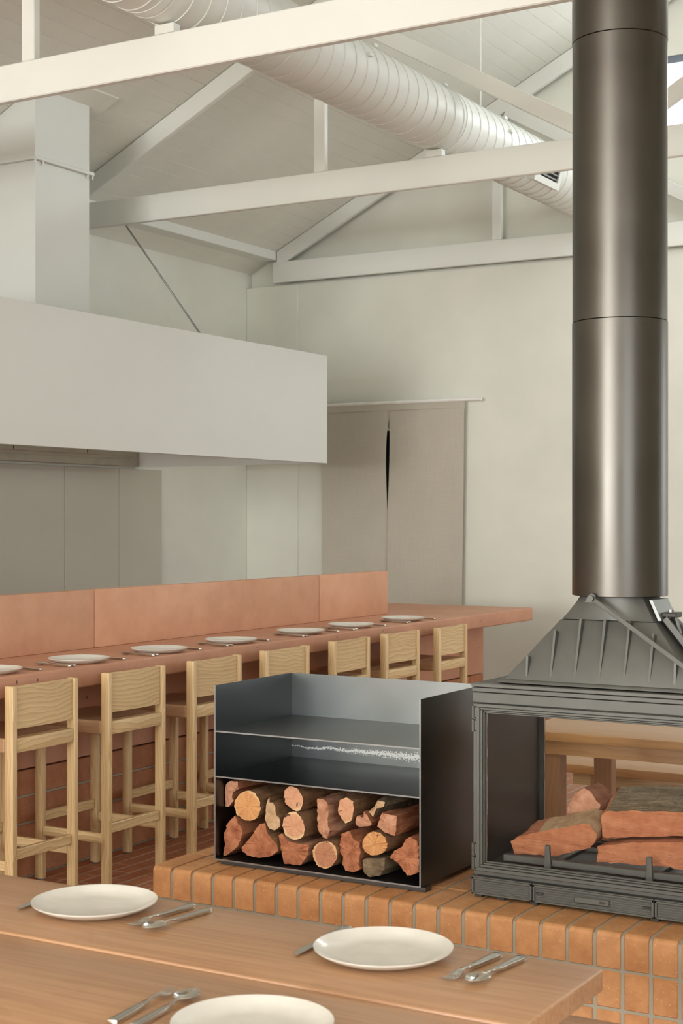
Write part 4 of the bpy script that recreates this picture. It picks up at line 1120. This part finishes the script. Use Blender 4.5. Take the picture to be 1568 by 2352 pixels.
# ------------------------------------------------------------------ set table in the foreground
tx0, tx1, ty_far, ty_mid, ty_near, tz = -4.1, -1.006, 2.708, 2.332, 1.905, 0.75
ta = thing('dining_table', 'long brown timber dining table set with plates in the foreground', 'table', ((tx0+tx1)/2, 2.3, 0))
obj('tabletop_board', box(tx0, tx1, ty_mid+.0008, ty_far, tz-0.042, tz, 0.004, 3), 'oak_x', ta)
obj('tabletop_board', box(tx0, tx1-0.0, ty_near, ty_mid-.0008, tz-0.047, tz-0.005, 0.003, 2), 'oak_x', ta)
for xx in (tx0+0.45, tx1-0.55):
    obj('cross_rail', box(xx-0.03, xx+0.03, ty_near+0.08, ty_far-0.08, tz-0.12, tz-0.0485, 0.003, 1), 'oak_leg', ta)
    for yy in (ty_near+0.12, ty_far-0.12):
        obj('leg', box(xx-0.035, xx+0.035, yy-0.035, yy+0.035, 0.0, tz-0.121, 0.004, 1), 'oak_leg', ta)
def bench(name, x0, x1, y0, y1, label, zt_=0.45, mat='oak_x'):
    t = thing('bench', label, 'bench', ((x0+x1)/2, (y0+y1)/2, 0))
    obj('seat_board', box(x0, x1, y0, y1, zt_-0.04, zt_, 0.004, 2), mat, t)
    obj('rail', box(x0+0.12, x1-0.12, (y0+y1)/2-0.12, (y0+y1)/2-0.09, zt_-0.10, zt_-0.041), 'ash_x', t)
    for xx in (x0+0.25, x1-0.25):
        for yy in (y0+0.05, y1-0.05):
            obj('leg', box(xx-0.03, xx+0.03, yy-0.028, yy+0.028, 0.0, zt_-0.041, 0.004, 1), 'oak_leg', t)
    return t
bench('bench', -3.6, -0.35, 2.94, 3.29, 'timber bench between the set table and the brick hearth')
zp = tz+0.0005
plate(-2.108, 2.560, zp, 'white dinner plate on the foreground table, the one beside the corner of the hearth', 'plates on the foreground table')
plate(-1.400, 2.566, zp, 'white dinner plate on the foreground table, nearest the table end', 'plates on the foreground table')
plate(-1.386, 2.088, zp-0.005, 'white dinner plate on the near board of the foreground table', 'plates on the foreground table')
cutlery('knife', -2.253, 2.690, zp, R(180+1), 'knife lying half under the plate beside the hearth corner', 'cutlery on the foreground table')
cutlery('fork', -1.935, 2.680, zp, R(180-4), 'fork beside the plate by the hearth corner', 'cutlery on the foreground table')
cutlery('spoon', -1.883, 2.668, zp, R(180-5), 'spoon beside the plate by the hearth corner', 'cutlery on the foreground table')
cutlery('knife', -1.553, 2.697, zp, R(180+1), 'knife beside the plate nearest the table end', 'cutlery on the foreground table')
cutlery('fork', -1.207, 2.677, zp, R(180-5), 'fork between the end plate and the last spoon', 'cutlery on the foreground table')
cutlery('spoon', -1.159, 2.681, zp, R(180-5), 'spoon closest to the table end', 'cutlery on the foreground table')
cutlery('fork', -1.612, 2.003, zp-0.005, R(6), 'fork left of the plate on the near table board', 'cutlery on the foreground table')
cutlery('spoon', -1.567, 2.005, zp-0.005, R(5), 'spoon left of the plate on the near table board', 'cutlery on the foreground table')

# ------------------------------------------------------------------ table and bench beyond the fireplace
t2 = thing('dining_table', 'timber dining table standing beyond the fireplace, seen through its glass', 'table', (-0.9, 6.0, 0))
obj('tabletop_board', box(-2.45, 0.75, 5.585, 5.98, 0.715, 0.75, 0.004, 2), 'honey_x', t2)
obj('tabletop_board', box(-2.45, 0.75, 5.983, 6.38, 0.715, 0.75, 0.004, 2), 'honey_x', t2)
obj('apron', box(-2.38, 0.63, 5.64, 5.665, 0.655, 0.7145), 'honey_x', t2)
for xx in (-2.325, 0.55):
    for yy in (5.70, 6.28): obj('leg', box(xx-0.04, xx+0.04, yy-0.034, yy+0.034, 0.0, 0.7145, 0.004, 1), 'oak_leg', t2)
bench('bench', -2.75, 0.55, 6.62, 6.97, 'timber bench on the far side of the table beyond the fireplace', 0.45, 'honey_x')
